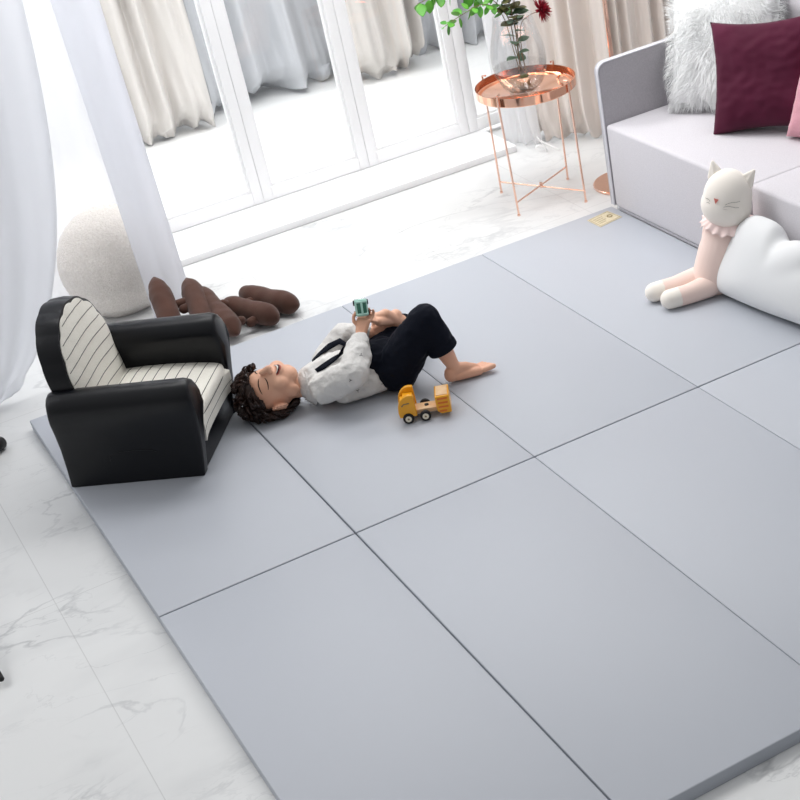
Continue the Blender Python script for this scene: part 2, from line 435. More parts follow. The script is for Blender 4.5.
lin = lambda a, b: (lambda s: (a[0] + (b[0] - a[0]) * s, a[1] + (b[1] - a[1]) * s))
curtain('drape', 'pale grey drape glimpsed left of and behind the narrow cream drape', M['drape_grey'],
        lin((.55, 4.28), (1.62, 4.26)), 2.3, 5, .05, seed=3, puddle=.05)
curtain('drape', 'narrow cream drape with tight folds bunched on the white planks beside the bluish sheer band', M['drape_beige'],
        lin((1.13, 4.10), (1.62, 4.07)), 2.3, 3.2, .055, seed=12, puddle=.11, irreg=.8)
curtain('drape', 'wide light grey drape with broad folds behind the middle glazed doors', M['drape_grey'],
        lin((1.66, 4.24), (2.44, 4.20)), 2.3, 2.6, .06, seed=5, puddle=.16, irreg=.7)
curtain('drape', 'cream drape with deep curved folds behind the glazed door left of the copper table', M['drape_beige'],
        lin((2.36, 4.00), (2.78, 3.96)), 2.3, 2.4, .06, seed=8, puddle=.15, irreg=.7)
curtain('drape', 'grey drape in the far corner behind the green leaves of the vase', M['drape_grey'],
        lin((2.86, 4.16), (3.8, 4.12)), 2.3, 5, .06, seed=9, puddle=.05, irreg=.7)
# right side beige curtain behind table and sofa
def rp(s):
    pts = [(2.60, 2.48), (2.86, 2.22), (3.10, 2.16), (3.38, 2.14)]
    k = min(2, int(s * 3)); t = s * 3 - k
    return (pts[k][0] + (pts[k + 1][0] - pts[k][0]) * t, pts[k][1] + (pts[k + 1][1] - pts[k][1]) * t)
curtain('drape', 'beige floor-length drape hanging behind the copper table and the sofa arm', M['drape_right'], rp, 2.3, 11, .035, seed=21, puddle=.05, irreg=.6)
curtain('sheer_curtain', 'narrow white sheer curtain between the glazed doors and the beige drape, behind the vase', M['sheer'],
        lin((2.49, 2.60), (2.60, 2.42)), 2.3, 3, .018, seed=4, puddle=.02, nu=60)
# ribbons tied near the hem
bm = B()
for (a, b, c) in (((2.555, 2.385, .02), (2.565, 2.36, .05), (2.59, 2.345, .008)), ((2.565, 2.375, .07), (2.575, 2.36, .05), (2.58, 2.325, .008)), ((2.63, 2.30, .008), (2.61, 2.33, .02), (2.575, 2.36, .05))):
    p = [V(a), V(b), V(c)]
    grid(bm, 8, 1, lambda s, t: (p[0] * (1 - s) ** 2 + p[1] * 2 * s * (1 - s) + p[2] * s * s) + V((.0, 0, .006)) * (t - .5) + V((.004, .004, 0)) * (t - .5))
o = obj('ribbon', bm, M['ribbon'], base=(2.58, 2.34, 0)); solid(o, .001); tag(o, 'white ribbon tie lying at the hem of the drape behind the copper table', 'ribbon')

# left sheers
curtain('sheer_curtain', 'large white sheer curtain hanging behind the fleece pouf before the doors', M['sheer'],
        lin((-1.2, 2.43), (.80, 2.42)), 2.3, 11, .02, seed=31, puddle=.02, irreg=.5)
def pullA(s, z):
    k = s ** 1.5
    xr = -.02 + .52 * (1 - math.exp(-z / .45)) 
    return ((xr) * k, .05 * k * math.sin(3 * z))
curtain('sheer_curtain', 'white sheer curtain at the left edge, its hem gathered on the marble beside the mat', M['sheer_left'],
        lin((-1.0, 1.62), (.02, 1.72)), 2.3, 6.5, .03, seed=41, puddle=.05, irreg=.6, pull=pullA)
curtain('sheer_curtain', 'narrow bluish white sheer curtain band hanging in front of the fleece pouf', M['sheer_band'],
        lin((.628, 2.03), (.790, 2.02)), 2.3, 1.5, .012, seed=51, puddle=.0, nu=40, irreg=.3)

# ------------------------------------------------------------------ play mats
def folding_mat(y0, y1, label):
    t = thing('folding_play_mat', label, 'play mat', (1.2, (y0 + y1) / 2, 0), 0, None)
    gaps = [0, .0022, .0007, .0007, 0]
    for k in range(4):
        x0 = k * W0 + gaps[k]; x1 = (k + 1) * W0 - gaps[k + 1]
        bm = B(); box(bm, (x0, y0, 0), (x1, y1, MZ), .0035, 3)
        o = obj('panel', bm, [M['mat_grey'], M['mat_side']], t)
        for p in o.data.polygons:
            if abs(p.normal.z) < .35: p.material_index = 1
    for k in (1, 2, 3):   # cloth hinge
        bm = B(); box(bm, (k * W0 - .004, y0 + .006, .001), (k * W0 + .004, y1 - .006, .030 if k == 1 else .0350)); obj('hinge', bm, M['groove'] if k == 1 else M['mat_grey'], t, smooth=False)
    return t
folding_mat(.0022, L0, 'grey four-panel folding play mat under the child, the armchair and the truck')
folding_mat(-L0, -.0022, 'grey four-panel folding play mat in the foreground, with nothing on it')
# label patch
q = [V((2.255, 1.430, 0)), V((2.360, 1.448, 0)), V((2.369, 1.351, 0)), V((2.256, 1.332, 0))]
t = thing('label_patch', 'gold beige printed label patch on the mat corner beside the sofa', 'label', (2.31, 1.39, .04))
def patch(bm, s, z0, z1):
    c = sum(q, V()) / 4; vs = [c + (p - c) * s for p in q]
    lo = [bm.verts.new(p + V((0, 0, z0))) for p in vs]; hi = [bm.verts.new(p + V((0, 0, z1))) for p in vs]
    bm.faces.new(hi[::-1]); bm.faces.new(lo)
    for i in range(4): bm.faces.new((lo[i], lo[(i + 1) % 4], hi[(i + 1) % 4], hi[i]))
bm = B(); patch(bm, 1, .0402, .0418); obj('patch', bm, M['kraft'], t, smooth=False)
def pq(u, v, z=.0420):
    p = q[3].lerp(q[2], u).lerp(q[0].lerp(q[1], u), v); return V((p.x, p.y, z))
bm = B()
for (a, b) in (((.05, .07), (.95, .07)), ((.95, .07), (.95, .93)), ((.95, .93), (.05, .93)), ((.05, .93), (.05, .07))): tube(bm, [pq(*a), pq(*b)], .0007, 5)
for i in range(4): tube(bm, [pq(.14, .75 - i * .16), pq(.14 + (.42, .36, .4, .28)[i], .75 - i * .16)], .0010, 5)
tube(bm, [pq(.76 + .09 * math.cos(a), .5 + .11 * math.sin(a)) for a in [i * PI / 8 for i in range(16)]], .0022, 5, closed=True)
obj('print', bm, M['label_ink'], t)

# ------------------------------------------------------------------ sofa
ST = .376
t = thing('sofa', 'light grey fabric sofa with thin flat arm and cushions on its seat', 'sofa', (2.85, .3, 0))
def cushion_block(bm, a, b, r, crown=.0):
    vs = box(bm, a, b, r, 5)
    return vs
for (y0, y1, dz) in ((.515, 1.4522, 0), (-.42, .509, .006)):
    bm = B(); box(bm, (2.403, y0, .046), (3.06, y1, ST + dz), .013, 5)
    obj('seat_cushion', bm, M['sofa'], t)
def arm_bm(y0, y1):
    bm = B(); prof = [(2.402, .05), (2.402, .60), (3.16, .615), (3.16, .05)]
    # rounded top front corner
    pts = [(2.402, .05)] + [(2.402 + .035 * (1 - math.cos(a)), .575 + .035 * math.sin(a)) for a in [i * PI / 2 / 6 for i in range(7)]] + [(3.16, .618), (3.16, .05)]
    A_ = [bm.verts.new((x, y0, z)) for x, z in pts]; B_ = [bm.verts.new((x, y1, z)) for x, z in pts]
    bm.faces.new(A_); bm.faces.new(B_[::-1]); n = len(pts)
    for i in range(n): bm.faces.new((A_[i], A_[(i + 1) % n], B_[(i + 1) % n], B_[i]))
    return bm, pts
bm, pts = arm_bm(1.452, 1.478)
o = obj('armrest', bm, M['sofa_dark'], t); bev(o, .006)
bm = B()
for yy in (1.4530, 1.4765): tube(bm, [(x - .001 if i < 8 else x, yy, z) for i, (x, z) in enumerate(pts[:-1])], .0026, 8)
# pale front band of the arm
band = [(2.4015, .05)] + pts[1:-1]
A_ = [bm.verts.new((x - .0012, 1.453, z + (.0012 if i > 6 else 0))) for i, (x, z) in enumerate(band)]; B_ = [bm.verts.new((x - .0012, 1.477, z + (.0012 if i > 6 else 0))) for i, (x, z) in enumerate(band)]
for i in range(len(band) - 1): bm.faces.new((A_[i], A_[i + 1], B_[i + 1], B_[i]))
obj('arm_welt', bm, M['sofa_edge'], t)
bm = B(); box(bm, (3.05, -.42, .05), (3.24, 1.43, .74), .04, 5); obj('backrest', bm, M['sofa_dark'], t)
bm = B(); box(bm, (2.409, -.42, .032), (3.2, 1.44, .0455), .002); obj('plinth', bm, M['sofa_edge'], t)
for (x, y) in ((2.425, 1.45), (3.15, 1.45), (3.15, -.38), (2.425, -.38)):
    bm = B(); box(bm, (x - .008, y - .018, 0), (x + .012, y + .018, .052), .002); obj('leg', bm, M['chrome'], t)

# pillows
def pillow_bm(sz, th, mtx, seed=0, n=30, wr=.004, dog=.05, plump=.42):
    bm = B(); rnd = V((seed * 3.7, seed * 1.3, 0))
    def f(sign):
        def g(a, b):
            u = a * 2 - 1; v = b * 2 - 1
            # edges bow inwards, corners stay out
            px = u * (1 - dog * (1 - v * v)); py = v * (1 - dog * (1 - u * u))
            k = max(0, (1 - u ** 4) * (1 - v ** 4)) ** plump
            z = sign * th / 2 * k
            wv = noise.noise(V((u * 2.2, v * 1.6, sign * 3)) + rnd) * wr * 2.2 + noise.noise(V((u * 5, v * 7, sign * 5)) + rnd) * wr
            z += sign * wv * min(1, k * 1.6)
            return mtx @ V((px * sz[0] / 2, py * sz[1] / 2, z))
        return g
    grid(bm, n, n, f(1)); grid(bm, n, n, f(-1))
    bmesh.ops.remove_doubles(bm, verts=bm.verts, dist=.0004)
    return bm

def frame(origin, xdir, zdir):
    """matrix with local x along xdir, local z (face normal) near zdir"""
    x = V(xdir).normalized(); z = V(zdir); z = (z - x * z.dot(x)).normalized(); y = z.cross(x)
    m = Matrix((x, y, z)).transposed().to_4x4(); m.translation = V(origin); return m

# ---- fur pillow
mf = frame((2.85, 1.255, .585), (.50, -.62, .02), (-.80, -.50, .42))
t = thing('fur_pillow', 'fluffy white long-pile fur cushion in the sofa corner', 'cushion', (2.9, 1.2, .38))
bm = pillow_bm((.43, .43), .13, mf, 2, 22); 
obj('pillow_body', bm, M['fur'], t)
bm = B(); rnd = random.Random(5)
mi_ = mf.to_3x3()
for i in range(11000):
    u = rnd.uniform(-1, 1); v = rnd.uniform(-1, 1); sg = 1 if rnd.random() < .85 else -1
    if rnd.random() < .22:
        if rnd.random() < .5: u = math.copysign(rnd.uniform(.9, 1), u)
        else: v = math.copysign(rnd.uniform(.9, 1), v)
    k = max(0, (1 - u ** 4) * (1 - v ** 4)) ** .42
    p = mf @ V((u * .208, v * .208, sg * .060 * k))
    nrm = (mi_ @ V((u * (1.4 - k), v * (1.4 - k), sg * (k * .45 + .1)))).normalized()
    cl_ = noise.noise_vector(p * 16)
    d = (nrm + cl_ * .7 + V((rnd.uniform(-.2, .2), rnd.uniform(-.2, .2), rnd.uniform(-.6, .0)))).normalized()
    L = rnd.uniform(.025, .055); s = d.cross(V((rnd.random() - .5, rnd.random() - .5, 1))).normalized() * rnd.uniform(.0005, .0011)
    p1 = p + d * L * .55; p2 = p + (d + V((0, 0, -.30)) + cl_ * .25).normalized() * L
    if p2.z < .372: p2.z = .372
    if p1.z < .372: p1.z = .372
    a, b = bm.verts.new(p - s), bm.verts.new(p + s); c, e = bm.verts.new(p1 + s * .8), bm.verts.new(p1 - s * .8); g = bm.verts.new(p2)
    bm.faces.new((a, b, c, e)); bm.faces.new((e, c, g))
o = obj('pile', bm, M['fur'], t); o['kind'] = 'stuff'

# ---- burgundy
mb = frame((2.80, .925, .562), (.60, -.80, .085), (-.74, -.55, .42))
bm = pillow_bm((.43, .41), .15, mb, 7, 44, wr=.005, dog=.12)
o = obj('pillow', bm, M['velvet'], base=(2.78, .92, .38)); tag(o, 'square burgundy velvet cushion leaning on the white fur cushion', 'cushion')
# ---- pink
mp_ = frame((2.905, .62, .53), (.42, -.88, -.10), (-.80, -.42, .42))
bm = pillow_bm((.36, .36), .13, mp_, 11, 30, wr=.006)
o = obj('pillow', bm, M['pink_knit'], base=(2.9, .6, .38)); tag(o, 'pink knitted cushion at the right edge in front of the burgundy one', 'cushion')

# ------------------------------------------------------------------ cloud cushion
fc = frame((2.258, .245, .046), (.10, -1, 0), (-1, -.10, .30))
CO = [(-.295, .030), (-.302, .085), (-.268, .150), (-.236, .215), (-.206, .265), (-.155, .298), (-.090, .300), (-.040, .290), (.000, .250), (.045, .262), (.10, .268), (.150, .250), (.175, .205), (.215, .185), (.262, .150), (.285, .095), (.270, .035), (.225, .008), (.12, .004), (.0, .0), (-.10, .0), (-.20, .002), (-.262, .006)]
def smooth_loop(P, m_=6):
    out = []; n_ = len(P)
    for i in range(n_):
        a, b, c, d = [V(P[(i + k) % n_]) for k in (-1, 0, 1, 2)]
        for k in range(m_):
            q = k / m_; out.append(.5 * ((2 * b) + (c - a) * q + (2 * a - 5 * b + 4 * c - d) * q * q + (3 * b - a - 3 * c + d) * q ** 3))
    return out
def inflated(mtx, P, ctr, th, rings=14, pw=2.2, shift=0):
    L = [q + V((.022, 0)) for q in smooth_loop(P)]; ctr = V(ctr); bm = B(); n_ = len(L)
    for sg in (1, -1):
        cv = bm.verts.new(mtx @ V((ctr.x, ctr.y, sg * th))); prev = None
        for k in range(1, rings + 1):
            f_ = math.sin(k / rings * PI / 2); z = th * (1 - f_ ** pw) ** .5
            cur = [bm.verts.new(mtx @ V((*(ctr + (q - ctr) * f_), sg * z))) for q in L]
            for i in range(n_):
                if prev is None: bm.faces.new((cv, cur[i], cur[(i + 1) % n_]))
                else: bm.faces.new((prev[i], cur[i], cur[(i + 1) % n_], prev[(i + 1) % n_]))
            prev = cur
    bmesh.ops.remove_doubles(bm, verts=bm.verts, dist=.0005)
    return bm
me = fused('cloud', inflated(fc, CO, (.0, .115), .076), .006, 36)
o = obj('cloud_cushion', me, M['cloud'], base=(2.26, .25, .04)); tag(o, 'white cloud-shaped cushion standing on the mat against the sofa', 'cushion')

# ------------------------------------------------------------------ cat doll
t = thing('cat_doll', 'pale pink and cream stuffed cat doll sitting against the sofa front', 'soft toy', (2.25, .55, .04))
bd = [(2.247, .533, .100), (2.267, .523, .17), (2.290, .513, .24), (2.305, .505, .30)]
bm = B(); chain(bm, [(bd[0], .078), (bd[1], .078), (bd[2], .072), (bd[3], .052)]); ell(bm, bd[0], (.066, .085, .06))
me = fused('body', bm, .005, 6); obj('body', me, M['cat_pink'], t)
hc = V((2.297, .490, .378)); fdir = V((-.62, -.50, .12)).normalized(); 
hf = frame(hc, V((.62, -.78, -.22)), fdir)          # local x = image right of face, y up, z out of the face
bm = B(); ell(bm, hc, (.084, .094, .066), hf.to_3x3(), 4); ell(bm, hf @ V((0, -.03, 0)), (.088, .076, .066), hf.to_3x3(), 4)
me = fused('head', bm, .004, 6); hd = obj('head', me, M['cat_white'], t)
for sx in (-1, 1):
    bm = B()
    tri = [V((sx * .042, .078, 0)), V((sx * .072, .050, 0)), V((sx * .072, .102, -.004))]
    for a in range(3):
        cap(bm, hf @ tri[a], hf @ tri[(a + 1) % 3], .008 if a != 2 else .006, .008 if a != 1 else .006, 2)
    cap(bm, hf @ ((tri[0] + tri[1]) / 2), hf @ tri[2], .012, .006, 2)
    me = fused('ear', bm, .003, 3); obj('ear', me, M['cat_white'], hd)
def onface(x, y, r=(.086, .094, .067), out=.001):
    k = 1 - (x / r[0]) ** 2 - (y / r[1]) ** 2
    return hf @ V((x, y, r[2] * math.sqrt(max(.05, k)) + out))
bm = B()
tr = [(-.032, .004), (-.014, .004), (-.023, -.014)]
def fill_tri(bm, tr, n=5):
    a, b, c = [V((p[0], p[1])) for p in tr]; rows = []
    for i in range(n + 1):
        l = a.lerp(c, i / n); r = b.lerp(c, i / n); m_ = n - i
        rows.append([bm.verts.new(onface(*(l.lerp(r, j / m_ if m_ else 0)), out=.002)) for j in range(m_ + 1)])
    for i in range(n):
        for j in range(len(rows[i + 1])):
            bm.faces.new((rows[i][j], rows[i][j + 1], rows[i + 1][j]))
            if j + 1 < len(rows[i + 1]): bm.faces.new((rows[i][j + 1], rows[i + 1][j + 1], rows[i + 1][j]))
fill_tri(bm, tr); obj('nose', bm, M['nose'], hd)
for (x0, y0, x1, y1) in ((.010, -.010, .055, .012), (.006, -.018, .055, -.010), (.000, -.026, .050, -.030), (-.045, -.012, -.066, -.004), (-.045, -.020, -.066, -.022)):
    bm = B(); tube(bm, [onface(x0 + (x1 - x0) * i / 5, y0 + (y1 - y0) * i / 5 + .003 * math.sin(i), out=.0005) for i in range(6)], .0008, 5)
    obj('whisker', bm, M['thread'], hd)
# ruffled collar
bm = B(); nc = V((2.302, .500, .308)); cf = frame(nc, V((.62, -.78, -.12)), V((-.08, -.05, 1)))
def ruf(s, tt):
    a = s * 2 * PI; r = .058 + .040 * tt; z = -.004 - .026 * tt + .0045 * tt * math.sin(a * 17) + .004 * math.sin(a * 5)
    r += .004 * tt * math.cos(a * 17)
    return cf @ V((r * math.cos(a), r * math.sin(a) * .9, z))
grid(bm, 160, 6, ruf); bmesh.ops.remove_doubles(bm, verts=bm.verts, dist=.0003)
o = obj('ruffle_collar', bm, M['ruffle'], t); solid(o, .0016)
for (h0, k0, f0) in (((2.20, .575, .088), (2.12, .595, .078), (2.045, .618, .074)), ((2.20, .505, .080), (2.12, .512, .076), (2.052, .530, .074))):
    bm = B(); chain(bm, [(h0, .040), (k0, .035), (f0, .034)])
    k = V(h0).lerp(V(f0), .75)
    me = fused('leg', bm, .004, 4); me.materials.clear()
    o = obj('leg', me, [M['cat_pink'], M['cat_white']], t)
    tip = V(f0) - V(t.location)
    for p in o.data.polygons:
        c = p.center
        if (c - tip).length < .048 or c.x < tip.x + .005: p.material_index = 1
for pts_ in ([(2.30, .575, .30), (2.285, .612, .23), (2.262, .605, .15)], [(2.315, .475, .30), (2.30, .43, .23), (2.28, .415, .16)]):
    bm = B(); chain(bm, [(pts_[0], .018), (pts_[1], .019), (pts_[2], .020)]); me = fused('arm', bm, .004, 4); obj('arm', me, M['cat_pink'], t)

# ------------------------------------------------------------------ copper side table
TC = V((2.305, 1.885, 0)); TR = .205; TZ = .488
t = thing('side_table', 'round polished copper tray table with thin legs holding the vase', 'side table', TC)
bm = B()
lathe(bm, [(0.0001, .452), (TR - .004, .452), (TR, .456), (TR, TZ), (TR - .0025, TZ), (TR - .0035, .459), (TR - .008, .4555), (0.0001, .4555)], TC, 72)
obj('tray', bm, M['copper_tray'], t)
legs = [(2.207, 2.075), (2.135, 1.790), (2.400, 1.690), (2.478, 1.970)]
tops = []
for (x, y) in legs:
    d = V((x, y, 0)) - TC; d.z = 0; dn = d.normalized()
    b = V((x, y, .004)); tp = TC + dn * (TR + .0045) + V((0, 0, TZ + .012))
    bm = B(); tube(bm, [b, tp], .0042, 10)
    tube(bm, [b - V((0, 0, .004)), b + V((0, 0, .003))], .0065, 10)
    tube(bm, [tp, tp - dn * .018 + V((0, 0, .002))], .0036, 8)
    obj('leg', bm, M['copper'], t); tops.append((b, tp))
at = lambda i, z: tops[i][0].lerp(tops[i][1], z / .5)
for (i, j, z) in ((0, 2, .045), (1, 3, .053)):
    bm = B(); tube(bm, [at(i, z), at(j, z)], .0036, 8); obj('stretcher', bm, M['copper'], t)
bm = B(); c0 = (at(0, .05) + at(2, .05)) / 2; tube(bm, [c0 - V((0, 0, .010)), c0 + V((0, 0, .012))], .007, 12); obj('hub', bm, M['copper'], t)

# ------------------------------------------------------------------ vase with flowers
VC = V((2.285, 1.868, .456))
t = thing('vase', 'clear round glass vase half full of water on the copper tray table', 'vase', VC)
prof = [(.0001, .001), (.050, .001), (.060, .006), (.082, .032), (.104, .075), (.1125, .12), (.110, .165), (.100, .21), (.088, .25), (.080, .285), (.080, .300)]
def interp(prof, z):
    for (r0, z0), (r1, z1) in zip(prof, prof[1:]):
        if z0 <= z <= z1 and z1 > z0: return r0 + (r1 - r0) * (z - z0) / (z1 - z0)
    return prof[-1][0]
bm = B(); lathe(bm, prof + [(.0775, .300)] + [(interp(prof, z) - .003, z) for z in (.285, .25, .21, .165, .12, .075, .034)] + [(.0575, .012), (.0001, .010)], VC, 64)
obj('bowl', bm, M['vase'], t)
bm = B(); lathe(bm, [(.0001, .0102)] + [(.055, .0125)] + [(interp(prof, z) - .0036, z) for z in (.036, .06, .085, .105)] + [(.0001, .1052)], VC, 64)
o = obj('water', bm, M['water'], t); 

def leaf_bm(bm, p, d, up, ln, wd, n=6, curl=.2, mi=0):
    d = V(d).normalized(); s = d.cross(V(up)).normalized(); nn = s.cross(d)
    def f(a, b):
        w_ = wd * math.sin(PI * min(1, a * .97 + .03)) ** .7 * (1 - .25 * a); v = b * 2 - 1
        return V(p) + d * ln * a + s * w_ * v * .5 + nn * (curl * ln * (-a * a * .6 + .25 * v * v * w_ / max(wd, 1e-6)))
    grid(bm, n, 4, f, mi)

rnd = random.Random(3)
SB = VC + V((0, 0, .02)); neck = VC + V((0.004, 0, .30))
def branch(name, label, cat, pts, r, leaves, lm, lsize, nl, parent_group=None, round_=1.0):
    t = thing(name, label, cat, pts[0], 0, parent_group)
    P = [V(p) for p in pts]; dense = []
    for i in range(len(P) - 1):
        a = P[max(i - 1, 0)]; b = P[i]; c = P[i + 1]; d = P[min(i + 2, len(P) - 1)]
        for k in range(6):
            s = k / 6; dense.append(.5 * ((2 * b) + (c - a) * s + (2 * a - 5 * b + 4 * c - d) * s * s + (3 * b - a - 3 * c + d) * s ** 3))
    dense.append(P[-1])
    bm = B(); tube(bm, dense, [r * (1 - .5 * i / len(dense)) for i in range(len(dense))], 7); obj('stem', bm, M['stem'], t)
    for i in range(nl):
        s = leaves[0] + (leaves[1] - leaves[0]) * (i + .5) / nl
        k = min(len(dense) - 2, int(s * (len(dense) - 1))); p = dense[k]; tn = (dense[k + 1] - dense[k]).normalized()
        a = i * 2.4 + rnd.uniform(-.4, .4); sd = tn.orthogonal().normalized(); sd = Matrix.Rotation(a, 3, tn) @ sd
        d = (sd + tn * .35 + V((0, 0, -.1))).normalized(); ln = lsize * rnd.uniform(.75, 1.15)
        bm = B(); tube(bm, [p, p + d * .008], .0008, 5); leaf_bm(bm, p + d * .006, d, V((rnd.uniform(-.5, .5), rnd.uniform(-.5, .5), 1)), ln, ln * .85 * round_, curl=rnd.uniform(.1, .35))
        o = obj('leaf', bm, lm, t); solid(o, .0006)
    return t, dense
def vp(x, y, z): return VC + V((x, y, z))
G = 'stems standing in the glass vase'
branch('leafy_branch', 'arching branch of fresh green round leaves reaching left from the vase', 'branch',
       [vp(.02, -.01, .018), vp(-.005, 0, .16), vp(-.02, .0, .30), vp(-.10, .02, .40), vp(-.24, .05, .435), vp(-.36, .06, .425)], .0022, (.42, 1), M['leaf'], .052, 30)
branch('leafy_branch', 'lower drooping branch of small green leaves left of the vase', 'branch',
       [vp(.01, .01, .018), vp(-.015, 0, .16), vp(-.04, .0, .31), vp(-.12, -.02, .375), vp(-.22, -.03, .365), vp(-.31, -.02, .335)], .002, (.5, 1), M['leaf'], .040, 20)
branch('leafy_branch', 'upright branch of olive leaves in the middle of the vase', 'branch',
       [vp(.025, -.02, .018), vp(.01, -.01, .16), vp(.0, 0, .32), vp(-.015, -.01, .44)], .0024, (.55, 1), M['leaf_olive'], .060, 20)
branch('leafy_branch', 'grey-green branch with large round leaves inside the glass vase', 'branch',
       [vp(.03, .0, .018), vp(.0, -.005, .12), vp(.0, -.01, .24), vp(-.01, -.015, .36)], .0026, (.32, .95), M['leaf_dark'], .052, 12)
branch('leafy_branch', 'short branch of dark green leaves behind the red flower', 'branch',
       [vp(.0, .02, .018), vp(.01, .01, .16), vp(.02, .0, .30), vp(.03, .02, .44)], .002, (.6, 1), M['leaf_dark'], .045, 9)
# red dahlias
def dahlia(pts, R, label):
    t, d = branch('dahlia', label, 'flower', pts, .002, (0, 1), M['leaf'], .02, 0)
    c = d[-1]; ax = (d[-1] - d[-2]).normalized()
    fm = frame(c, ax.orthogonal(), ax)
    bm = B(); r2 = random.Random(9)
    for ring in range(7):
        el = .15 + ring * .23; n = 22 - ring * 2
        for j in range(n):
            a = 2 * PI * (j + .5 * (ring % 2)) / n + r2.uniform(-.1, .1); e = el + r2.uniform(-.12, .12) - .35
            dd = fm.to_3x3() @ V((math.cos(a) * math.cos(e), math.sin(a) * math.cos(e), math.sin(e)))
            leaf_bm(bm, c + dd * .004, dd, ax + V((.01, .02, 0)), R * (1 - .06 * ring) * r2.uniform(.85, 1.1), R * .2, n=4, curl=-.15)
    o = obj('bloom', bm, M['petal'], t); solid(o, .0006); return t
dahlia([vp(.035, .01, .018), vp(.02, 0, .16), vp(.03, -.02, .27), vp(.092, -.08, .310)], .048, 'spiky crimson dahlia hanging at the right of the vase')
dahlia([vp(.015, .02, .018), vp(.01, .01, .20), vp(.02, .01, .34), vp(.045, .02, .415)], .042, 'crimson flower at the top edge above the vase')
bm = B(); leaf_bm(bm, VC + V((-.03, -.055, .075)), (1, .25, .05), (0, -.6, 1), .045, .030); o = obj('leaf', bm, M['leaf_olive'], base=VC + V((-.01, -.05, .075))); solid(o, .0006); tag(o, 'single olive leaf sunk in the water of the vase', 'leaf')

# ------------------------------------------------------------------ copper floor lamp (only the pole and foot are in the frame)
LC = V((2.630, 1.735, 0))
t = thing('floor_lamp', 'slim copper floor lamp standing behind the sofa arm', 'floor lamp', LC)
bm = B(); lathe(bm, [(.0001, 0), (.140, 0), (.142, .003), (.142, .009), (.139, .012), (.0001, .0125)], LC, 64); obj('base', bm, M['copper'], t)
bm = B(); tube(bm, [LC + V((0, 0, .012)), LC + V((0, 0, 1.50))], .0095, 16); obj('pole', bm, M['copper'], t)
bm = B(); lathe(bm, [(.020, 1.50), (.060, 1.50), (.15, 1.42), (.152, 1.42), (.062, 1.503), (.020, 1.505), (.0001, 1.505)], LC, 48); obj('lamp_shade', bm, M['copper'], t)

# ------------------------------------------------------------------ fleece pouf
SC = V((.585, 2.245, .0))
bm = B(); ell(bm, SC + V((0, 0, .195)), (.215, .165, .225), sub=4); ell(bm, SC + V((.0, 0, .10)), (.205, .158, .098), sub=4)
me = fused('fleece_pouf', bm, .009, 8, disp=lambda p: .003 * noise.noise(p * 90) + .0015 * noise.noise(p * 30))
o = obj('fleece_pouf', me, M['fleece'], base=SC); tag(o, 'plain cream fleece pouf standing behind the black armchair', 'pouf')

# ------------------------------------------------------------------ brown plush logs
def plush_log(far, near, r0, r1, knobs, label, tip=False):
    far = V(far); near = V(near)
    t = thing('plush_log', label, 'soft toy', ((far.x + near.x) / 2, (far.y + near.y) / 2, 0))
    bm = B(); d = near - far; L = d.length; dn = d.normalized()
    prof = [(0, .62), (.05, .85), (.15, 1), (.45, .92), (.70, 1.0), (.82, .90), (.92, .52), (1.0, .10)]
    if tip: prof = [(0, .08), (.09, .42), (.20, .80), (.32, .98), (.45, 1), (.75, .98), (.9, .9), (1, .6)]
    pts = [(far + d * s, (r0 + (r1 - r0) * s) * k) for s, k in prof]
    chain(bm, pts)
    me = fused('log_body', bm, .005, 6, disp=lambda p: .0022 * noise.noise(p * 26)); o = obj('log_body', me, M['brown'], t)
    for (s, ang, ln) in knobs:
        c = far + d * s; sd = V((math.cos(ang), -.15, math.sin(ang))).normalized()
        bm = B(); chain(bm, [(c + sd * r0 * .6, .016), (c + sd * (r0 + ln), .018)]); me = fused('stub', bm, .004, 3); obj('stub', me, M['brown'], t)
    return t
plush_log((.668, 2.01, .175), (.625, 1.72, .055), .045, .045, [(.55, 0, .03)], 'leftmost brown plush log, its pointed end standing up beside the curtain band', True)
plush_log((.782, 1.98, .140), (.735, 1.66, .052), .046, .046, [(.5, PI, .014)], 'second brown plush log from the left, upright pointed end before the curtain band', True)
plush_log((.800, 1.90, .100), (.806, 1.545, .048), .036, .048, [(.8, PI * .9, .012), (.78, 0, .012)], 'middle brown plush log sloping down right beside the armchair arm')
plush_log((.862, 1.79, .060), (.975, 1.560, .046), .042, .046, [(.15, PI * .8, .012), (.72, PI * 1.05, .02)], 'brown plush log touching the far edge of the mat, second from the right')
plush_log((.955, 1.86, .050), (1.072, 1.600, .046), .042, .046, [(.30, PI, .022), (.72, PI * 1.05, .022)], 'rightmost brown plush log lying flat on the marble')

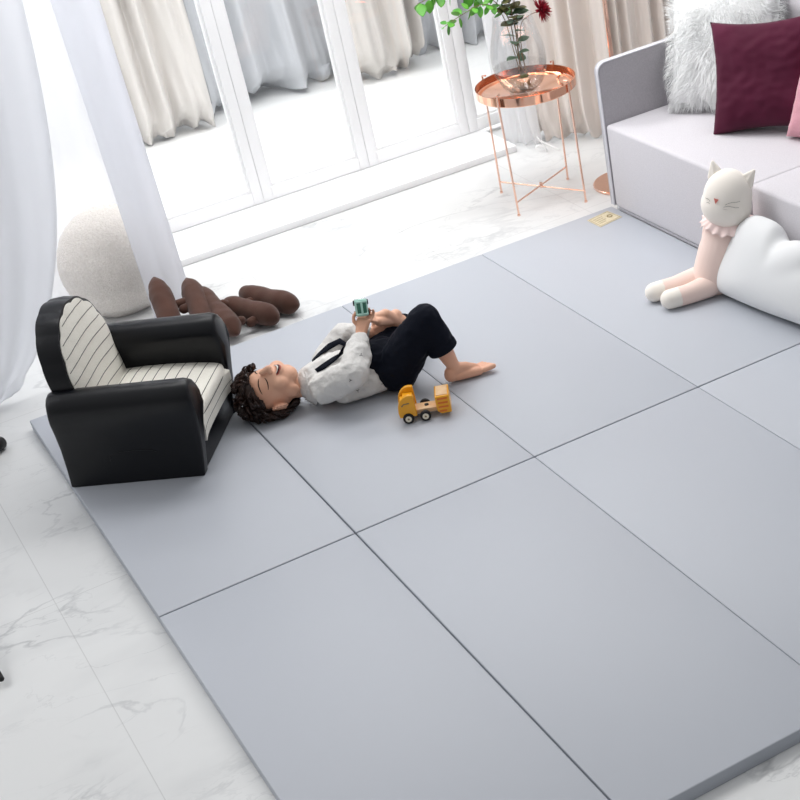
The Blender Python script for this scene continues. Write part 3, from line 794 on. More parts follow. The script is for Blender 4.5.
# ------------------------------------------------------------------ child armchair
ang = math.radians(-34.28)
t = thing('child_armchair', 'black foam child armchair with cream pinstriped seat and back', 'armchair', (-.005, .895, MZ), ang)
CH = wmat(t)
def prof_extrude(bm, pts, v0, v1, nb=8, inset=None):
    """side profile (u,z) swept from v0 to v1 with softly rounded long edges"""
    n = len(pts); c = V((sum(p[0] for p in pts) / n, sum(p[1] for p in pts) / n)); rings = []
    rr = inset or .018
    for k in range(nb + 1):
        a = PI * k / nb; v = (v0 + v1) / 2 - math.cos(a) * (v1 - v0) / 2
        # distance from nearer side
        dd = min(v - v0, v1 - v); ins = rr - math.sqrt(max(0, rr * rr - max(0, rr - dd) ** 2))
        ring = []
        for i in range(n):
            p = V(pts[i]); q_ = V(pts[i - 1]); s_ = V(pts[(i + 1) % n]); tn = (s_ - q_).normalized(); nn = V((-tn.y, tn.x))
            if (c - p).dot(nn) < 0: nn = -nn
            ring.append(bm.verts.new((p.x + nn.x * ins, v, p.y + nn.y * ins)))
        rings.append(ring)
    for a, b in zip(rings, rings[1:]):
        for i in range(n): bm.faces.new((a[i], a[(i + 1) % n], b[(i + 1) % n], b[i]))
    bm.faces.new(rings[0]); bm.faces.new(rings[-1][::-1])
# arm: cross-section (v,z) that is a roll over a tapering slab, swept along u
def arm(v_c, out):
    """out=-1 near side, +1 far side"""
    bm = B(); rings = []
    us = [-.002, .004, .02, .06, .15, .25, .35, .43, .465, .482, .488]
    for iu, u in enumerate(us):
        e = min(iu, len(us) - 1 - iu); sh = (.012 if e == 0 else .004 if e == 1 else 0)
        ring = []
        z_r = .281; R_ = .054
        sec = [(out * .012, 0), (out * .012, .06), (out * .020, .14), (out * .036, .20), (out * .051, .245)]
        for k in range(9):
            a = PI * k / 8
            sec.append((out * R_ * math.cos(a), z_r + R_ * math.sin(a)))
        sec += [(-out * .047, .24), (-out * .040, .18), (-out * .036, .10), (-out * .036, 0)]
        for (v, z) in sec:
            zz = z; vv = v * (1 - sh / .05)
            zz = z - (sh if z > .25 else 0)
            # front edge leans forward with height, tucks under at the foot
            uf = u
            if u > .3: uf = .3 + (u - .3) * ((.443 - .3 + (.052 * min(1, z / .25) - .012 * max(0, (z - .27) / .07))) / .188)
            if u < .3: uf = u + .030 * min(1, z / .3) * (1 - u / .3) ** .5
            if out > 0: uf -= .020 * zz / .3; zz *= 1.05
            ring.append(bm.verts.new((uf, v_c + vv, zz)))
        rings.append(ring)
    n = len(rings[0])
    for a, b in zip(rings, rings[1:]):
        for i in range(n): bm.faces.new((a[i], a[(i + 1) % n], b[(i + 1) % n], b[i]))
    bm.faces.new(rings[0]); bm.faces.new(rings[-1][::-1])
    return bm
for vc, out in ((.012, -1), (.426, 1)):
    o = obj('armrest', arm(vc, out), M['black_pu'], t, local=True); bev(o, .006, 3, 35)
# base under the seat
bm = B(); box(bm, (.03, .03, 0), (.440, .405, .095), .008); obj('base', bm, M['black_pu'], t, local=True)
# carry-pocket flap on the near side
bm = B(); tube(bm, [(.16, -.002, .085), (.165, -.0035, .108), (.20, -.005, .117), (.25, -.0055, .119), (.30, -.005, .115), (.318, -.004, .108)], .0022, 6)
obj('side_seam', bm, M['black_pu'], t, local=True)

# cream seat cushion, stripes are fine piping lines running front to back, down the front
SV0, SV1 = .052, .386
seat_prof = [(.10, .215), (.20, .219), (.32, .216), (.42, .207), (.452, .198), (.463, .182), (.463, .14), (.458, .098)]
def sp(s):
    s = s * (len(seat_prof) - 1); k = min(len(seat_prof) - 2, int(s)); f_ = s - k
    a = V(seat_prof[max(k - 1, 0)]); b = V(seat_prof[k]); c = V(seat_prof[k + 1]); d = V(seat_prof[min(k + 2, len(seat_prof) - 1)])
    return .5 * ((2 * b) + (c - a) * f_ + (2 * a - 5 * b + 4 * c - d) * f_ * f_ + (3 * b - a - 3 * c + d) * f_ ** 3)
def seat_surf(s, r, out=0):
    p = sp(s); v = SV0 + (SV1 - SV0) * r; crown = .010 * (1 - (2 * r - 1) ** 4)
    tn = (sp(min(1, s + .02)) - sp(max(0, s - .02))).normalized(); nn = V((-tn.y, tn.x)); 
    if nn.y < 0 or (abs(nn.y) < .2 and nn.x < 0): nn = -nn
    q_ = p + nn * (crown - .008 + out)
    return V((q_.x, v, q_.y))
def sarc(L):
    a = 0; prev = sp(0)
    for i in range(1, 401):
        q_ = sp(i / 400); a += (q_ - prev).length; prev = q_
        if a >= L: return i / 400
    return 1.0
bm = B(); top = grid(bm, 40, 20, lambda s, r: seat_surf(s, r))
lowb = grid(bm, 40, 20, lambda s, r: V((min(.44, sp(s).x - .012 if s > .6 else sp(s).x), SV0 + (SV1 - SV0) * r, .096)))
for i in range(40):
    for (j) in (0, 20): bm.faces.new((top[i][j], top[i + 1][j], lowb[i + 1][j], lowb[i][j]))
for j in range(20):
    for i in (0, 40): bm.faces.new((top[i][j], top[i][j + 1], lowb[i][j + 1], lowb[i][j]))
so = obj('seat_cushion', bm, M['cream_cloth'], t, local=True)
for k in range(12):
    s_ = sarc(.012 + .0375 * k)
    bm = B(); tube(bm, [seat_surf(s_, i / 24, .0002) for i in range(25)], .0011, 5); obj('stripe', bm, M['stripe'], so, local=True)
# backrest: scalloped shell
lobes = 7
def outline(n=120, sc=1.0, grow=0.0, lob=.007):
    pts = []
    for i in range(n + 1):
        a = PI * i / n       # from near side base over the top to the far side
        v = -math.cos(a); zt = math.sin(a)
        rv = .186; z0 = .31; rz = .220
        l = lob * abs(math.sin(lobes * a + .3)) 
        pv = v * (rv + l + grow); pz = zt ** .8 * (rz + l + grow)
        pts.append((.208 + pv, z0 + pz))
    return pts
def back_u(z, front=True): return (.150 - .10 * z) if front else (.088 - .13 * z)
op = outline(lob=.0035, grow=.003)
bm = B()
full = [(.208 - .172, .10)] + op + [(.208 + .172, .10)]
layers = []
cen = V((.208, .33))
for (uf, gr) in ((0, -.012), (.006, -.003), (.02, 0), (.5, .004), (.98, 0), (.994, -.003), (1, -.012)):
    ring = []
    for (v, z) in full:
        dv = (V((v, z)) - cen); dv = dv.normalized() * gr
        uu = back_u(z) + (back_u(z, False) - back_u(z)) * uf
        ring.append(bm.verts.new((uu, v + dv.x, max(.09, z + dv.y))))
    layers.append(ring)
n = len(full)
for a, b in zip(layers, layers[1:]):
    for i in range(n): bm.faces.new((a[i], a[(i + 1) % n], b[(i + 1) % n], b[i]))
bm.faces.new(layers[0]); bm.faces.new(layers[-1][::-1])
bo = obj('backrest', bm, M['black_pu'], t, local=True)
# cream facing pad inside the shell
ins = [(.208 + (v - .208) * .955, z if z < .3 else .30 + (z - .30) * .97) for v, z in [(.208 - .172, .10)] + outline(lob=.008) + [(.208 + .172, .10)]]
def padpt(i, k, nk, out=0):
    v, z = ins[i]; c = V((.208, .27)); f_ = k / nk
    q_ = c + (V((v, z)) - c) * f_; bul = .016 * (1 - f_ ** 3)
    return V((back_u(q_.y) + .002 + bul + out, q_.x, q_.y))
bm = B(); nk = 10; rows = [[bm.verts.new(padpt(i, k, nk)) for i in range(n)] for k in range(1, nk + 1)]
ctr = bm.verts.new(V((back_u(.27) + .018, .208, .27)))
for i in range(n): bm.faces.new((ctr, rows[0][i], rows[0][(i + 1) % n]))
for k in range(nk - 1):
    for i in range(n): bm.faces.new((rows[k][i], rows[k][(i + 1) % n], rows[k + 1][(i + 1) % n], rows[k + 1][i]))
rim = [bm.verts.new(V((back_u(z) - .01, v, z))) for v, z in ins]
for i in range(n): bm.faces.new((rows[-1][i], rows[-1][(i + 1) % n], rim[(i + 1) % n], rim[i]))
po = obj('back_pad', bm, M['cream_cloth'], t, local=True)
def pad_u(v, z):
    # depth of the pad surface at v,z by radial fraction
    c = V((.208, .27)); d = V((v, z)) - c
    if d.length < 1e-5: return back_u(z) + .018
    best = 9
    for i in range(n - 1):
        a = V(ins[i]) - c; b = V(ins[i + 1]) - c; den = d.x * (b.y - a.y) - d.y * (b.x - a.x)
        if abs(den) < 1e-9: continue
        # ray c + d*tt hits segment a + (b-a)*ss
        tt = (a.x * (b.y - a.y) - a.y * (b.x - a.x)) / den; ss = (a.x * d.y - a.y * d.x) / den
        if tt > 0 and -1e-6 <= ss <= 1 + 1e-6: best = min(best, tt)
    f_ = min(1, 1 / best) if best < 9 else .3
    return (back_u(z) + .002 + .016 * (1 - f_ ** 3)), f_
for k in range(10):
    pts = []
    for i in range(50):
        v = .012 + .392 * i / 49; z = .195 + .036 * k + .022 * math.sin((v - .012) / .392 * PI)
        r_ = pad_u(v, z)
        if isinstance(r_, tuple) and r_[1] < .99: pts.append((r_[0] + .0002, v, z))
    if len(pts) > 2:
        bm = B(); tube(bm, pts, .0011, 5); obj('stripe', bm, M['stripe'], po, local=True)

# ------------------------------------------------------------------ wooden toy truck
u = V((.905, -.425, 0)).normalized(); ta = math.atan2(u.y, u.x)
t = thing('toy_truck', 'yellow wooden toy dump truck standing on the mat beside the child', 'toy truck', (1.073, .480, MZ), ta)
WM[t.name] = WM[t.name] @ Matrix.Scale(1.15, 4); t.scale = (1.15, 1.15, 1.15)
# local: x forward from cab (at -x) to the bin (+x); y across, -y faces camera
Wd = .034
bm = B(); box(bm, (-.055, -.020, .016), (.035, .020, .030), .003); obj('chassis', bm, M['wood'], t, local=True)
for y in (-Wd, Wd - .012):
    pts = [(-.075, .018), (-.077, .034)] + [(-.040 - .036 * math.cos(a), .040 + .044 * math.sin(a)) for a in [i * PI / 16 for i in range(1, 9)]] + [(-.028, .082), (-.026, .018)]
    bm = B(); A_ = [bm.verts.new((x, y, z)) for x, z in pts]; B_ = [bm.verts.new((x, y + .012, z)) for x, z in pts]; k = len(pts)
    bm.faces.new(A_); bm.faces.new(B_[::-1])
    for i in range(k): bm.faces.new((A_[i], A_[(i + 1) % k], B_[(i + 1) % k], B_[i]))
    o = obj('cab_side', bm, M['yellow'], t, local=True, smooth=True); bev(o, .0025)
    bm = B(); yy = y - .0004 if y < 0 else y + .0124
    tube(bm, [(-.064, yy, .054), (-.058, yy, .060), (-.042, yy, .061)], .0018, 6); obj('window_slot', bm, M['label_ink'], o, local=True)
bm = B(); box(bm, (-.070, -.022, .018), (-.030, .022, .060), .004); box(bm, (-.060, -.022, .055), (-.032, .022, .068), .003); obj('cab', bm, M['yellow'], t, local=True)
bm = B(); lathe(bm, [(.0001, .0301), (.006, .0301), (.006, .0325), (.0001, .033)], (.002, 0, 0), 16); obj('peg', bm, M['tyre'], t, local=True)
# bin
bm = B(); ys = .034
pp = [(.030, .022), (.040, .012), (.070, .012), (.070, .066), (.030, .066)]
A_ = [bm.verts.new((x, -ys, z)) for x, z in pp]; B_ = [bm.verts.new((x, ys, z)) for x, z in pp]; k = 5
bm.faces.new(A_); bm.faces.new(B_[::-1])
for i in range(k): bm.faces.new((A_[i], A_[(i + 1) % k], B_[(i + 1) % k], B_[i]))
o = obj('dump_bin', bm, M['yellow'], t, local=True); bev(o, .003)
bm = B(); box(bm, (.034, -.028, .0655), (.066, .028, .068), .001); obj('bin_lid', bm, M['wood'], o, local=True)
bm = B()
for i in range(4): box(bm, (.036, -ys - .0012, .018 + i * .0125), (.064 - (0 if i else .006), -ys + .001, .0235 + i * .0125), .0008)
obj('bin_bars', bm, M['orange'], o, local=True)
for x in (-.052, -.004):
    for y in (-.034, .034):
        s = -1 if y < 0 else 1
        bm = B(); m_ = Matrix.Translation((x, y, .0155)) @ Matrix.Rotation(PI / 2, 4, 'X')
        bmesh.ops.create_cone(bm, cap_ends=True, segments=28, radius1=.0155, radius2=.0155, depth=.010, matrix=m_)
        wo = obj('wheel', bm, M['tyre'], t, local=True); bev(wo, .002)
        bm = B(); m_ = Matrix.Translation((x, y + s * .0055, .0155)) @ Matrix.Rotation(PI / 2, 4, 'X')
        bmesh.ops.create_cone(bm, cap_ends=True, segments=24, radius1=.0088, radius2=.0088, depth=.002, matrix=m_); ho = obj('hubcap', bm, M['cream'], wo, local=True)
        bm = B(); ell(bm, (x, y + s * .0066, .0155), (.003, .0012, .003), sub=2); obj('axle_pin', bm, M['label_ink'], wo, local=True)

# ------------------------------------------------------------------ child lying on the mat
t = thing('person', 'barefoot child in white shirt and navy dungarees lying on the mat with a toy car', 'person', (.95, .80, MZ))
HC = V((.702, .866, .136))
crown = V((-.93, .30, -.06)).normalized()      # towards the crown
hface = V((.05, -.42, .90))                    # face normal: up and turned a little to the camera
hm = frame(HC, hface.cross(crown) * -1, hface)  # x lateral, y ..., z face normal
# make local axes: X lateral (towards camera ear = +), Y towards crown, Z out of the face
zf = hface - crown * hface.dot(crown); zf.normalize(); xl = crown.cross(zf).normalized()
if xl.y > 0: sgn = -1
else: sgn = 1
HM = Matrix((xl * sgn, crown, zf)).transposed().to_4x4(); HM.translation = HC
H3 = HM.to_3x3()
HM = HM @ Matrix.Scale(1.13, 4)
def hp(x, y, z): return HM @ V((x, y, z))
SN = V((.838, .748, .122)); SF = V((.925, .915, .130)); NK = V((.806, .838, .108))
CHs = V((.90, .820, .118)); WA = V((1.00, .785, .108)); PV = V((1.075, .775, .112))
EN = V((.925, .668, .175)); WN = V((1.012, .775, .238))
EF = V((1.01, .93, .185)); WF = V((1.075, .868, .190))
HN = V((1.085, .715, .108)); KN = V((1.195, .645, .275)); AN = V((1.250, .612, .085))
HF_ = V((1.09, .84, .115)); KF = V((1.225, .885, .150)); AF = V((1.172, .862, .205))
bm = B()
# skull, jaw, cheeks
ell(bm, hp(0, .012, -.012), (.068, .086, .082), H3, 4)
ell(bm, hp(0, -.022, .018), (.054, .060, .058), H3, 4)
ell(bm, hp(0, -.064, .030), (.030, .026, .026), H3)
for sx in (-1, 1):
    ell(bm, hp(sx * .030, -.032, .040), (.024, .026, .024), H3)
    ell(bm, hp(sx * .036, -.052, .004), (.020, .030, .030), H3)
    # ears
    e0 = hp(sx * .068, -.010, -.014)
    em = H3 @ Matrix.Rotation(sx * .45, 3, 'Y')
    ell(bm, e0, (.009, .027, .019), em)
    for k in range(9):
        a = -1.9 + k * .5; ell(bm, e0 + em @ V((sx * .004, .025 * math.cos(a), -.018 * math.sin(a))), .0058, sub=2)
# nose
chain(bm, [(hp(0, .012, .070), .008), (hp(0, -.012, .080), .0105)]); 
for sx in (-1, 1): ell(bm, hp(sx * .008, -.014, .074), .0075, sub=2)
# lips volume
ell(bm, hp(0, -.040, .062), (.020, .013, .014), H3)
# neck
cap(bm, hp(0, -.045, -.025), NK, .036, .036); cap(bm, NK, V((.86, .825, .110)), .036, .045)
# torso
chain(bm, [((.87, .80, .108), .060), ((.95, .80, .112), .062), (tuple(PV), .068)]); cap(bm, SN, SF, .036, .036)
# arms
chain(bm, [(SN, .032), (EN, .027), (EN.lerp(WN, .45), .025), (WN, .0175)])
chain(bm, [(SF, .032), (EF, .026), (WF, .018)])
# legs
chain(bm, [(HN, .060), (HN.lerp(KN, .5), .052), (KN, .040), (KN.lerp(AN, .35), .038), (AN.lerp(KN, .12), .0225), (AN, .022)])
chain(bm, [(HF_, .060), (HF_.lerp(KF, .5), .050), (KF, .040), (KF.lerp(AF, .4), .034), (AF, .022)])
# feet
def foot(bm, ankle, heel, toe, up, wv, side):
    """side: +1 big toe on +wv"""
    ankle = V(ankle); heel = V(heel); toe = V(toe); up = V(up).normalized(); wv = V(wv).normalized()
    ball = heel.lerp(toe, .68)
    ell(bm, heel + up * .004, .0235)
    cap(bm, ankle, heel + up * .012, .022, .022); cap(bm, ankle, heel.lerp(toe, .42) + up * .016, .022, .019)
    for k in (-1, 0, 1):
        cap(bm, heel.lerp(toe, .12) + wv * k * .006, ball + wv * k * .018 + up * (-.002), .0185, .0145)
    cap(bm, heel.lerp(toe, .42) + up * .016, ball + up * .004 + wv * .006, .018, .014)
    for i in range(5):
        o_ = (.026 - .0125 * i) * side; ln = (.185, .19, .17, .14, .11)[i] * .16; r = (.0092, .0068, .0064, .0060, .0058)[i]
        a = ball + wv * (o_ * .92) + (toe - ball) * .35; b = a + (toe - heel).normalized() * (ln + .006) + up * .004
        cap(bm, a, b, r * 1.05, r, 2)
foot(bm, AN, (1.232, .614, .064), (1.362, .602, .058), V((.05, 0, 1)), V((-.12, 1, 0)), -1)
foot(bm, AF, (1.178, .872, .205) , (1.072, .822, .262), V((.25, -.25, .9)), V((.3, .85, .1)), 1)
# hands
def finger(bm, base, dirs, lens, r):
    p = V(base); pts = [(p.copy(), r)]
    for d, l in zip(dirs, lens): p = p + V(d).normalized() * l; pts.append((p.copy(), r * (1 - .08 * len(pts))))
    for (a, ra), (b, rb) in zip(pts, pts[1:]): cap(bm, a, b, ra, rb, 2)
TOY = V((1.046, .800, .318))
hd_ = (V((1.045, .795, .288)) - WN).normalized()       # hand direction up to the toy
cs = V((.85, -.50, .10)); cs = (cs - hd_ * cs.dot(hd_)).normalized()   # across the palm (image right)
pn = hd_.cross(cs).normalized()                        # palm normal
if pn.y > 0: pn = -pn                                  # towards camera
PB = WN + hd_ * .014; PT = WN + hd_ * .050
for k in (-1, 0, 1): cap(bm, PB + cs * k * .008, PT + cs * k * .013 + pn * -.004, .012, .0105, 2)
for i in range(4):   # fingers wrap behind the toy and curl over its edge
    b = PT + cs * (.019 - i * .0125) - pn * .006
    finger(bm, b, [hd_ - pn * .55 + cs * (.25 - .1 * i), hd_ + pn * .15 + cs * .1, hd_ * .3 + pn * 1.0], [(.024, .026, .024, .019)[i], .016, .012], .0058)
finger(bm, PB + hd_ * .016 - cs * .014, [-cs * .9 + hd_ * .7 + pn * .5, hd_ + pn * .35 - cs * .1, hd_ + cs * .5 + pn * .1], [.020, .018, .014], .0066)
# far hand holds the raised foot
h2 = (V((1.125, .866, .190)) - WF).normalized(); c2 = V((0, .35, 1)); c2 = (c2 - h2 * c2.dot(h2)).normalized(); n2 = h2.cross(c2).normalized()
if n2.y > 0: n2 = -n2
for k in (-1, 0, 1): cap(bm, WF + h2 * .012 + c2 * k * .007, WF + h2 * .046 + c2 * k * .012, .0115, .010, 2)
for i in range(4):
    b = WF + h2 * .048 + c2 * (.018 - i * .012)
    finger(bm, b, [h2 + n2 * .1, h2 + c2 * .4 + n2 * .1, c2 + n2 * .1], [.022, .014, .010], .0056)
finger(bm, WF + h2 * .018 + c2 * .014, [c2 + h2 * .4, c2 * .4 + h2, h2], [.018, .015, .012], .0064)
me = fused('body', bm, .0026, 4)
def settle(me, z=MZ + .0006):
    for v in me.vertices:
        if v.co.z < z: v.co.z = z
bmq = B(); bmq.from_mesh(me); HI = HM.inverted(); sel = []
for v in bmq.verts:
    l = HI @ v.co
    if l.length < .125 and abs(l.x) < .058 and not (abs(l.x) < .020 and -.055 < l.y < .020 and l.z > .045): sel.append(v)
for _ in range(26): bmesh.ops.smooth_vert(bmq, verts=sel, factor=.5, use_axis_x=True, use_axis_y=True, use_axis_z=True)
bmq.to_mesh(me); bmq.free(); settle(me)
body = obj('body', me, M['skin'], t)

# face details
R0 = (.060, .070, .070)
from mathutils.bvhtree import BVHTree
bvh = BVHTree.FromObject(body, bpy.context.evaluated_depsgraph_get()) if False else None
bmt = B(); bmt.from_mesh(body.data); bvh = BVHTree.FromBMesh(bmt)
inv = wmat(t)
def surf(x, y, out=.0006, z0=.16):
    o_ = inv.inverted() @ hp(x, y, z0); d_ = inv.to_3x3().inverted() @ (H3 @ V((0, 0, -1)))
    r_ = bvh.ray_cast(o_, d_)
    p = r_[0] if r_[0] is not None else o_ + d_ * .1
    return (inv @ p) + H3 @ V((0, 0, out))
for sx in (-1, 1):
    bm = B(); tube(bm, [surf(sx * (.028 + .014 * (k - 3) / 3), .007 - .0040 * (1 - ((k - 3) / 3) ** 2) , .0004) for k in range(7)], [.0008, .0014, .0018, .0019, .0018, .0014, .0008], 6); obj('eyelashes', bm, M['dark_line'], body)
    bm = B(); tube(bm, [surf(sx * (.028 + .018 * (k - 3) / 3), .026 + .0045 * (1 - ((k - 3.5) / 3) ** 2), .0002) for k in range(7)], [.0009, .0018, .0022, .0022, .0020, .0015, .0008], 6); obj('eyebrow', bm, M['dark_line'], body)
def mouth_grid(w_, h0, h1, out, m_, name):
    bm = B()
    grid(bm, 14, 4, lambda s, r: surf((s * 2 - 1) * w_, -.038 + .010 * (2 * s - 1) ** 2 + (h0 + (h1 - h0) * r) * (1 - (2 * s - 1) ** 2) ** .6, out)); o = obj(name, bm, m_, body); solid(o, .0006); return o
mouth_grid(.021, -.0095, .0050, .0005, M['lip'], 'lips')
mouth_grid(.0185, -.0065, .0028, .0013, M['mouth'], 'mouth')
mouth_grid(.0155, -.0015, .0026, .0021, M['teeth'], 'teeth')

# shirt
bm = B()
chain(bm, [((.826, .832, .114), .052), ((.855, .825, .114), .064), ((.90, .815, .116), .074), ((.96, .800, .116), .076), ((1.03, .785, .114), .078)])
cap(bm, SN, SF, .046, .046)
chain(bm, [(SN, .048), (SN.lerp(EN, .6) , .049), (EN, .046), (EN.lerp(WN, .5), .043), (EN.lerp(WN, .80), .033)])
chain(bm, [(SF, .046), (EF, .044), (EF.lerp(WF, .75), .032)])
# blouse gathered at the near side
cap(bm, (.90, .742, .085), (1.00, .722, .088), .034, .036); cap(bm, (1.0, .722, .088), (1.045, .712, .088), .036, .022)
def folds(p):
    return .0042 * noise.noise(V((p.x * 20, p.y * 34, p.z * 30))) + .0030 * noise.noise(V((p.x * 60, p.y * 40, p.z * 52))) + .004 * (1 - abs(noise.noise(V((p.x * 16 + 5, p.y * 22, p.z * 18))) * 2))
me = fused('shirt', bm, .0040, 8, disp=folds); settle(me)
shirt = obj('shirt', me, M['shirt'], t)
bms = B(); bms.from_mesh(shirt.data); sb = BVHTree.FromBMesh(bms)
# collar
bm = B(); cn = frame(V((.818, .834, .114)), V((.15, -.35, .92)), V((.93, -.28, .05)))
def colf(s, r):
    a = -2.5 + 5.0 * s; rr = .050 + .020 * r; flare = -.006 + .034 * r
    return cn @ V((rr * math.cos(a), rr * math.sin(a) * 1.05, flare - .012))
grid(bm, 50, 6, colf); o = obj('collar', bm, M['shirt'], shirt); solid(o, .003)
bm = B()
cw = EN.lerp(WN, .86); dcw = (WN - EN).normalized(); fm = frame(cw, dcw.orthogonal(), dcw)
lathe_pts = [[fm @ V((rr * math.cos(a), rr * math.sin(a), zz)) for a in [2 * PI * i / 28 for i in range(28)]] for rr, zz in ((.027, -.014), (.030, -.010), (.030, .010), (.027, .013), (.024, .012), (.0235, -.006))]
rv = [[bm.verts.new(p) for p in ring] for ring in lathe_pts]
for a, b in zip(rv, rv[1:]):
    for i in range(28): bm.faces.new((a[i], a[(i + 1) % 28], b[(i + 1) % 28], b[i]))
obj('cuff', bm, M['shirt'], shirt)
# small black motifs printed on the shirt
loc_inv = inv.inverted()
for (dx, dy, dz) in ((.905, .66, .16), (.97, .69, .215), (.93, .69, .10), (.88, .85, .19), (1.02, .69, .09)):
    c = CAM.lerp(V((dx, dy, dz)), .90); dr = (V((dx, dy, dz)) - CAM).normalized()
    bm = B(); ok = True; r3 = random.Random(int(dx * 1000 + dz * 777)); a0 = r3.uniform(0, 3)
    for k in range(3):
        a = a0 + k * 2.1; pts = []
        for s in (-.2, .4, 1):
            off = V((math.cos(a), 0, math.sin(a))) * .006 * s
            hit = sb.ray_cast(loc_inv @ (V((dx, dy, dz)) + off - dr * .3), dr)
            if hit[0] is None: ok = False; break
            pts.append(inv @ (hit[0] + hit[1] * .0003))
        if not ok: break
        tube(bm, pts, .0009, 5)
    if ok: obj('printed_motif', bm, M['motif'], shirt)
    else: bm.free()
# dungarees
bm = B()
chain(bm, [((.985, .800, .130), .070), ((1.03, .788, .122), .079), ((1.075, .775, .120), .081)])
cap(bm, (1.085, .715, .112), (1.09, .84, .114), .073, .071)
chain(bm, [(HN, .076), (HN.lerp(KN, .5), .068), (KN, .050), (KN.lerp(AN, .30), .050), (KN.lerp(AN, .52), .049)])
chain(bm, [(HF_, .070), (HF_.lerp(KF, .5), .060), (KF, .046), (KF.lerp(AF, .40), .036)])
cut = KN.lerp(AN, .57); cd_ = (AN - KN).normalized()
def fold2(p): return .0045 * noise.noise(V((p.x * 18, p.y * 24, p.z * 22))) + .003 * noise.noise(V((p.x * 48, p.y * 52, p.z * 44)))
me = fused('dungarees', bm, .0045, 8, disp=fold2); settle(me)
bmc = B(); bmc.from_mesh(me)      # open trouser cuff
ro = [v for v in bmc.verts if (v.co - cut).dot(cd_) > 0 and (v.co - cut).length < .12 and v.co.x > 1.17]
bmesh.ops.delete(bmc, geom=ro, context='VERTS'); bmc.to_mesh(me); bmc.free()
dg_ = obj('dungarees', me, M['navy'], t); solid(dg_, .003, -1)
bm = B(); fm = frame(cut, cd_.orthogonal(), cd_)
rv = [[bm.verts.new(fm @ V((rr * math.cos(a), rr * math.sin(a), zz))) for a in [2 * PI * i / 32 for i in range(32)]] for rr, zz in ((.049, -.016), (.0515, -.012), (.0515, .004), (.050, .007), (.047, .007), (.046, -.012))]
for a, b in zip(rv, rv[1:]):
    for i in range(32): bm.faces.new((a[i], a[(i + 1) % 32], b[(i + 1) % 32], b[i]))
obj('trouser_cuff', bm, M['navy'], dg_)
# straps over the shoulders
def strap(pts, wdt=.010):
    bm = B(); P = []
    for p in pts:
        hit = sb.find_nearest(loc_inv @ V(p)); P.append((inv @ hit[0] + (inv.to_3x3() @ hit[1]) * .0025, inv.to_3x3() @ hit[1]))
    prev = None
    for i, (p, nr) in enumerate(P):
        tn = (P[min(i + 1, len(P) - 1)][0] - P[max(i - 1, 0)][0]).normalized(); s = tn.cross(nr).normalized() * wdt
        cur = (bm.verts.new(p - s), bm.verts.new(p + s))
        if prev: bm.faces.new((prev[0], prev[1], cur[1], cur[0]))
        prev = cur
    o = obj('strap', bm, M['navy'], dg_); solid(o, .003)
strap([(.99, .84, .22), (.96, .86, .22), (.925, .872, .21), (.89, .878, .19), (.862, .882, .165), (.845, .885, .13), (.840, .888, .09)])
strap([(.99, .77, .22), (.95, .775, .22), (.90, .778, .21), (.865, .782, .18), (.845, .785, .15)])
# hair: cap + curls
bm = B()
ell(bm, hp(0, .024, -.026), (.076, .084, .078), H3, 4); ell(bm, hp(0, .058, .008), (.062, .046, .060), H3); ell(bm, hp(0, -.02, -.055), (.060, .060, .045), H3)
me = fused('hair', bm, .004, 4); settle(me)
# keep clear of the face
bmh = B(); bmh.from_mesh(me); HI = HM.inverted()
kill = []
for v in bmh.verts:
    l = HI @ v.co
    if l.z > .028 and l.y < .052 - .2 * abs(l.x): kill.append(v)
    elif l.z > -.018 and l.y < .030: kill.append(v)
    elif l.z > -.045 and l.y < -.006: kill.append(v)
bmesh.ops.delete(bmh, geom=kill, context='VERTS'); bmh.to_mesh(me); bmh.free()
hair = obj('hair', me, M['hair'], t); solid(hair, .004, -1)
bm = B(); r4 = random.Random(12); cnt = 0
while cnt < 330:
    a = r4.uniform(0, 2 * PI); zc = r4.uniform(-1, 1); sq = math.sqrt(1 - zc * zc); d = V((sq * math.cos(a), sq * math.sin(a), zc))
    l = V((d.x * .078, .024 + d.y * .088, -.022 + d.z * .084))
    if (l.z > .034 and l.y < .062) or (l.z > -.018 and l.y < .038) or (l.z > -.05 and l.y < -.004): continue
    if (HM @ l).z < MZ + .010: continue
    cnt += 1
    p = HM @ l; nr = (H3 @ d).normalized(); tn = nr.cross(V((r4.uniform(-1, 1), r4.uniform(-1, 1), r4.uniform(-1, 1)))).normalized(); bt = nr.cross(tn)
    fwd = H3 @ V((0, -.2, 1)) if l.z > .0 else H3 @ V((0, -1, -.2)); fwd = (fwd - nr * fwd.dot(nr)); fwd = fwd.normalized() if fwd.length > .01 else tn
    R_ = r4.uniform(.006, .012); pts = []; tw = r4.choice((-1, 1)); base = p - nr * .004
    for k in range(9):
        s = k / 8; th = s * r4.uniform(3.4, 4.4) * tw
        q_ = base + fwd * (.026 * s) + tn * R_ * math.sin(th) * .8 + nr * (R_ * .9 * (1 - math.cos(th)) * .8 + .002)
        if q_.z < MZ + .006: q_.z = MZ + .006
        pts.append(q_)
    tube(bm, pts, [.0035, .0048, .0052, .0052, .0050, .0045, .0038, .003, .0012], 6)
o = obj('curls', bm, M['hair'], hair)

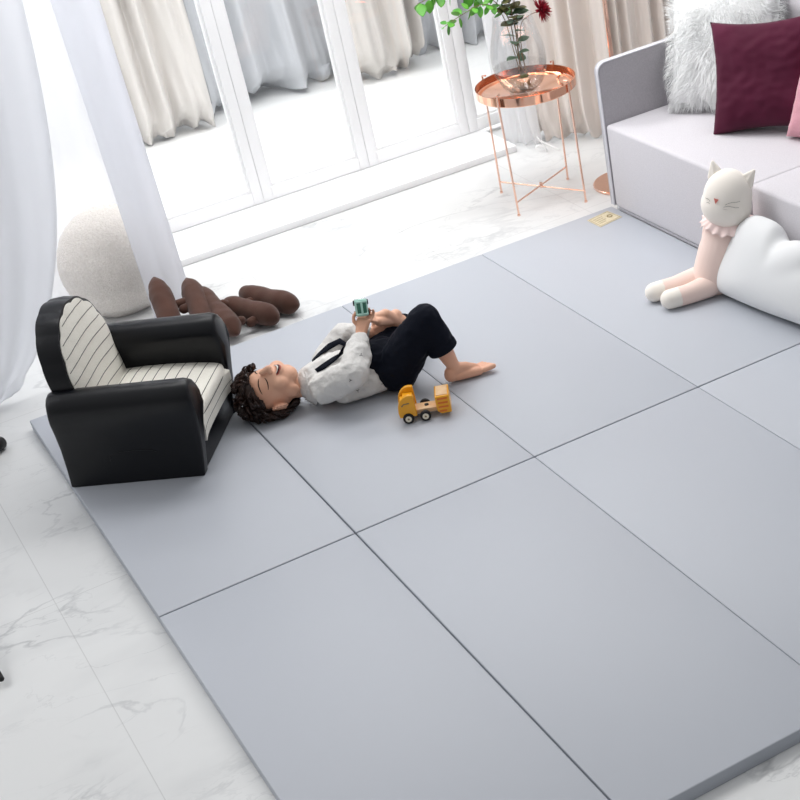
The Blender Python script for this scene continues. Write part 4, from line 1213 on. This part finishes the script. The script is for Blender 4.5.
# ------------------------------------------------------------------ little green toy car in his hand
t = thing('toy_car', 'small mint green toy car held up in the child\'s hand', 'toy car', TOY)
cf_ = frame(TOY, V((.95, -.28, -.12)), V((-.30, -.86, .40)))   # x across (image), y up (length), z to the camera (roof)
cv_ = cf_.to_3x3().to_4x4()
def cbox(bm, a, b, bv, mi=0):
    m_ = cf_; return box(bm, a, b, bv, 3, m_)
bm = B(); cbox(bm, (-.021, -.028, -.010), (.021, .028, .006), .006); obj('car_body', bm, M['green_toy'], t)
bm = B(); cbox(bm, (-.0155, -.020, .004), (.0155, .018, .017), .004); obj('cabin', bm, M['green_glass'], t)
bm = B()
cbox(bm, (-.019, .015, .004), (.019, .021, .018), .002); cbox(bm, (-.019, -.024, .004), (.019, -.018, .018), .002); cbox(bm, (-.0035, -.022, .0155), (.0035, .018, .0185), .001); obj('roof', bm, M['green_toy'], t)
bm = B(); cbox(bm, (-.020, .0265, -.008), (.020, .030, -.001), .0015); obj('bumper', bm, M['chrome'], t)
for x in (-.021, .021):
    for y in (-.017, .017):
        bm = B(); m_ = cf_ @ Matrix.Translation((x, y, -.010)) @ Matrix.Rotation(PI / 2, 4, 'Y')
        bmesh.ops.create_cone(bm, cap_ends=True, segments=20, radius1=.0085, radius2=.0085, depth=.007, matrix=m_); obj('wheel', bm, M['tyre'], t)

# ------------------------------------------------------------------ black rubber feet of a stand at the left edge of the frame
t = thing('light_stand', 'black rubber-tipped feet of a stand at the left edge of the floor', 'stand', (-.42, .80, 0))
for (x, y) in ((-.124, 1.425), (-.437, .055), (-.95, .86)):
    top_ = V((-.50, .80, .30)); b = V((x, y, .018))
    bm = B(); tube(bm, [b, top_], .009, 10); lo = obj('leg', bm, M['black_metal'], t)
    r_ = .030 if y > 1 else .011
    bm = B(); chain(bm, [(b + V((0, 0, r_ * .2)), r_ * .8), (b + (top_ - b).normalized() * .02 + V((0, 0, r_ * .2)), r_ * .8)]); 
    obj('rubber_foot', fused('rubber_foot', bm, .003, 2), M['tyre'], lo)
bm = B(); tube(bm, [(-.50, .80, .10), (-.50, .80, 1.7)], .012, 12); obj('pole', bm, M['black_metal'], t)

# ------------------------------------------------------------------ families of look-alikes
FAM = dict(drape='floor-length drapes around the glazed doors', sheer_curtain='white sheer curtains by the doors', folding_play_mat='grey folding play mats on the marble floor',
           plush_log='brown plush logs behind the armchair', leafy_branch=G, dahlia='crimson dahlias in the vase')
for o in list(bpy.data.objects):
    if o.parent is None and o.get('label'):
        f_ = FAM.get(o.name.split('.')[0])
        if f_: o['group'] = f_
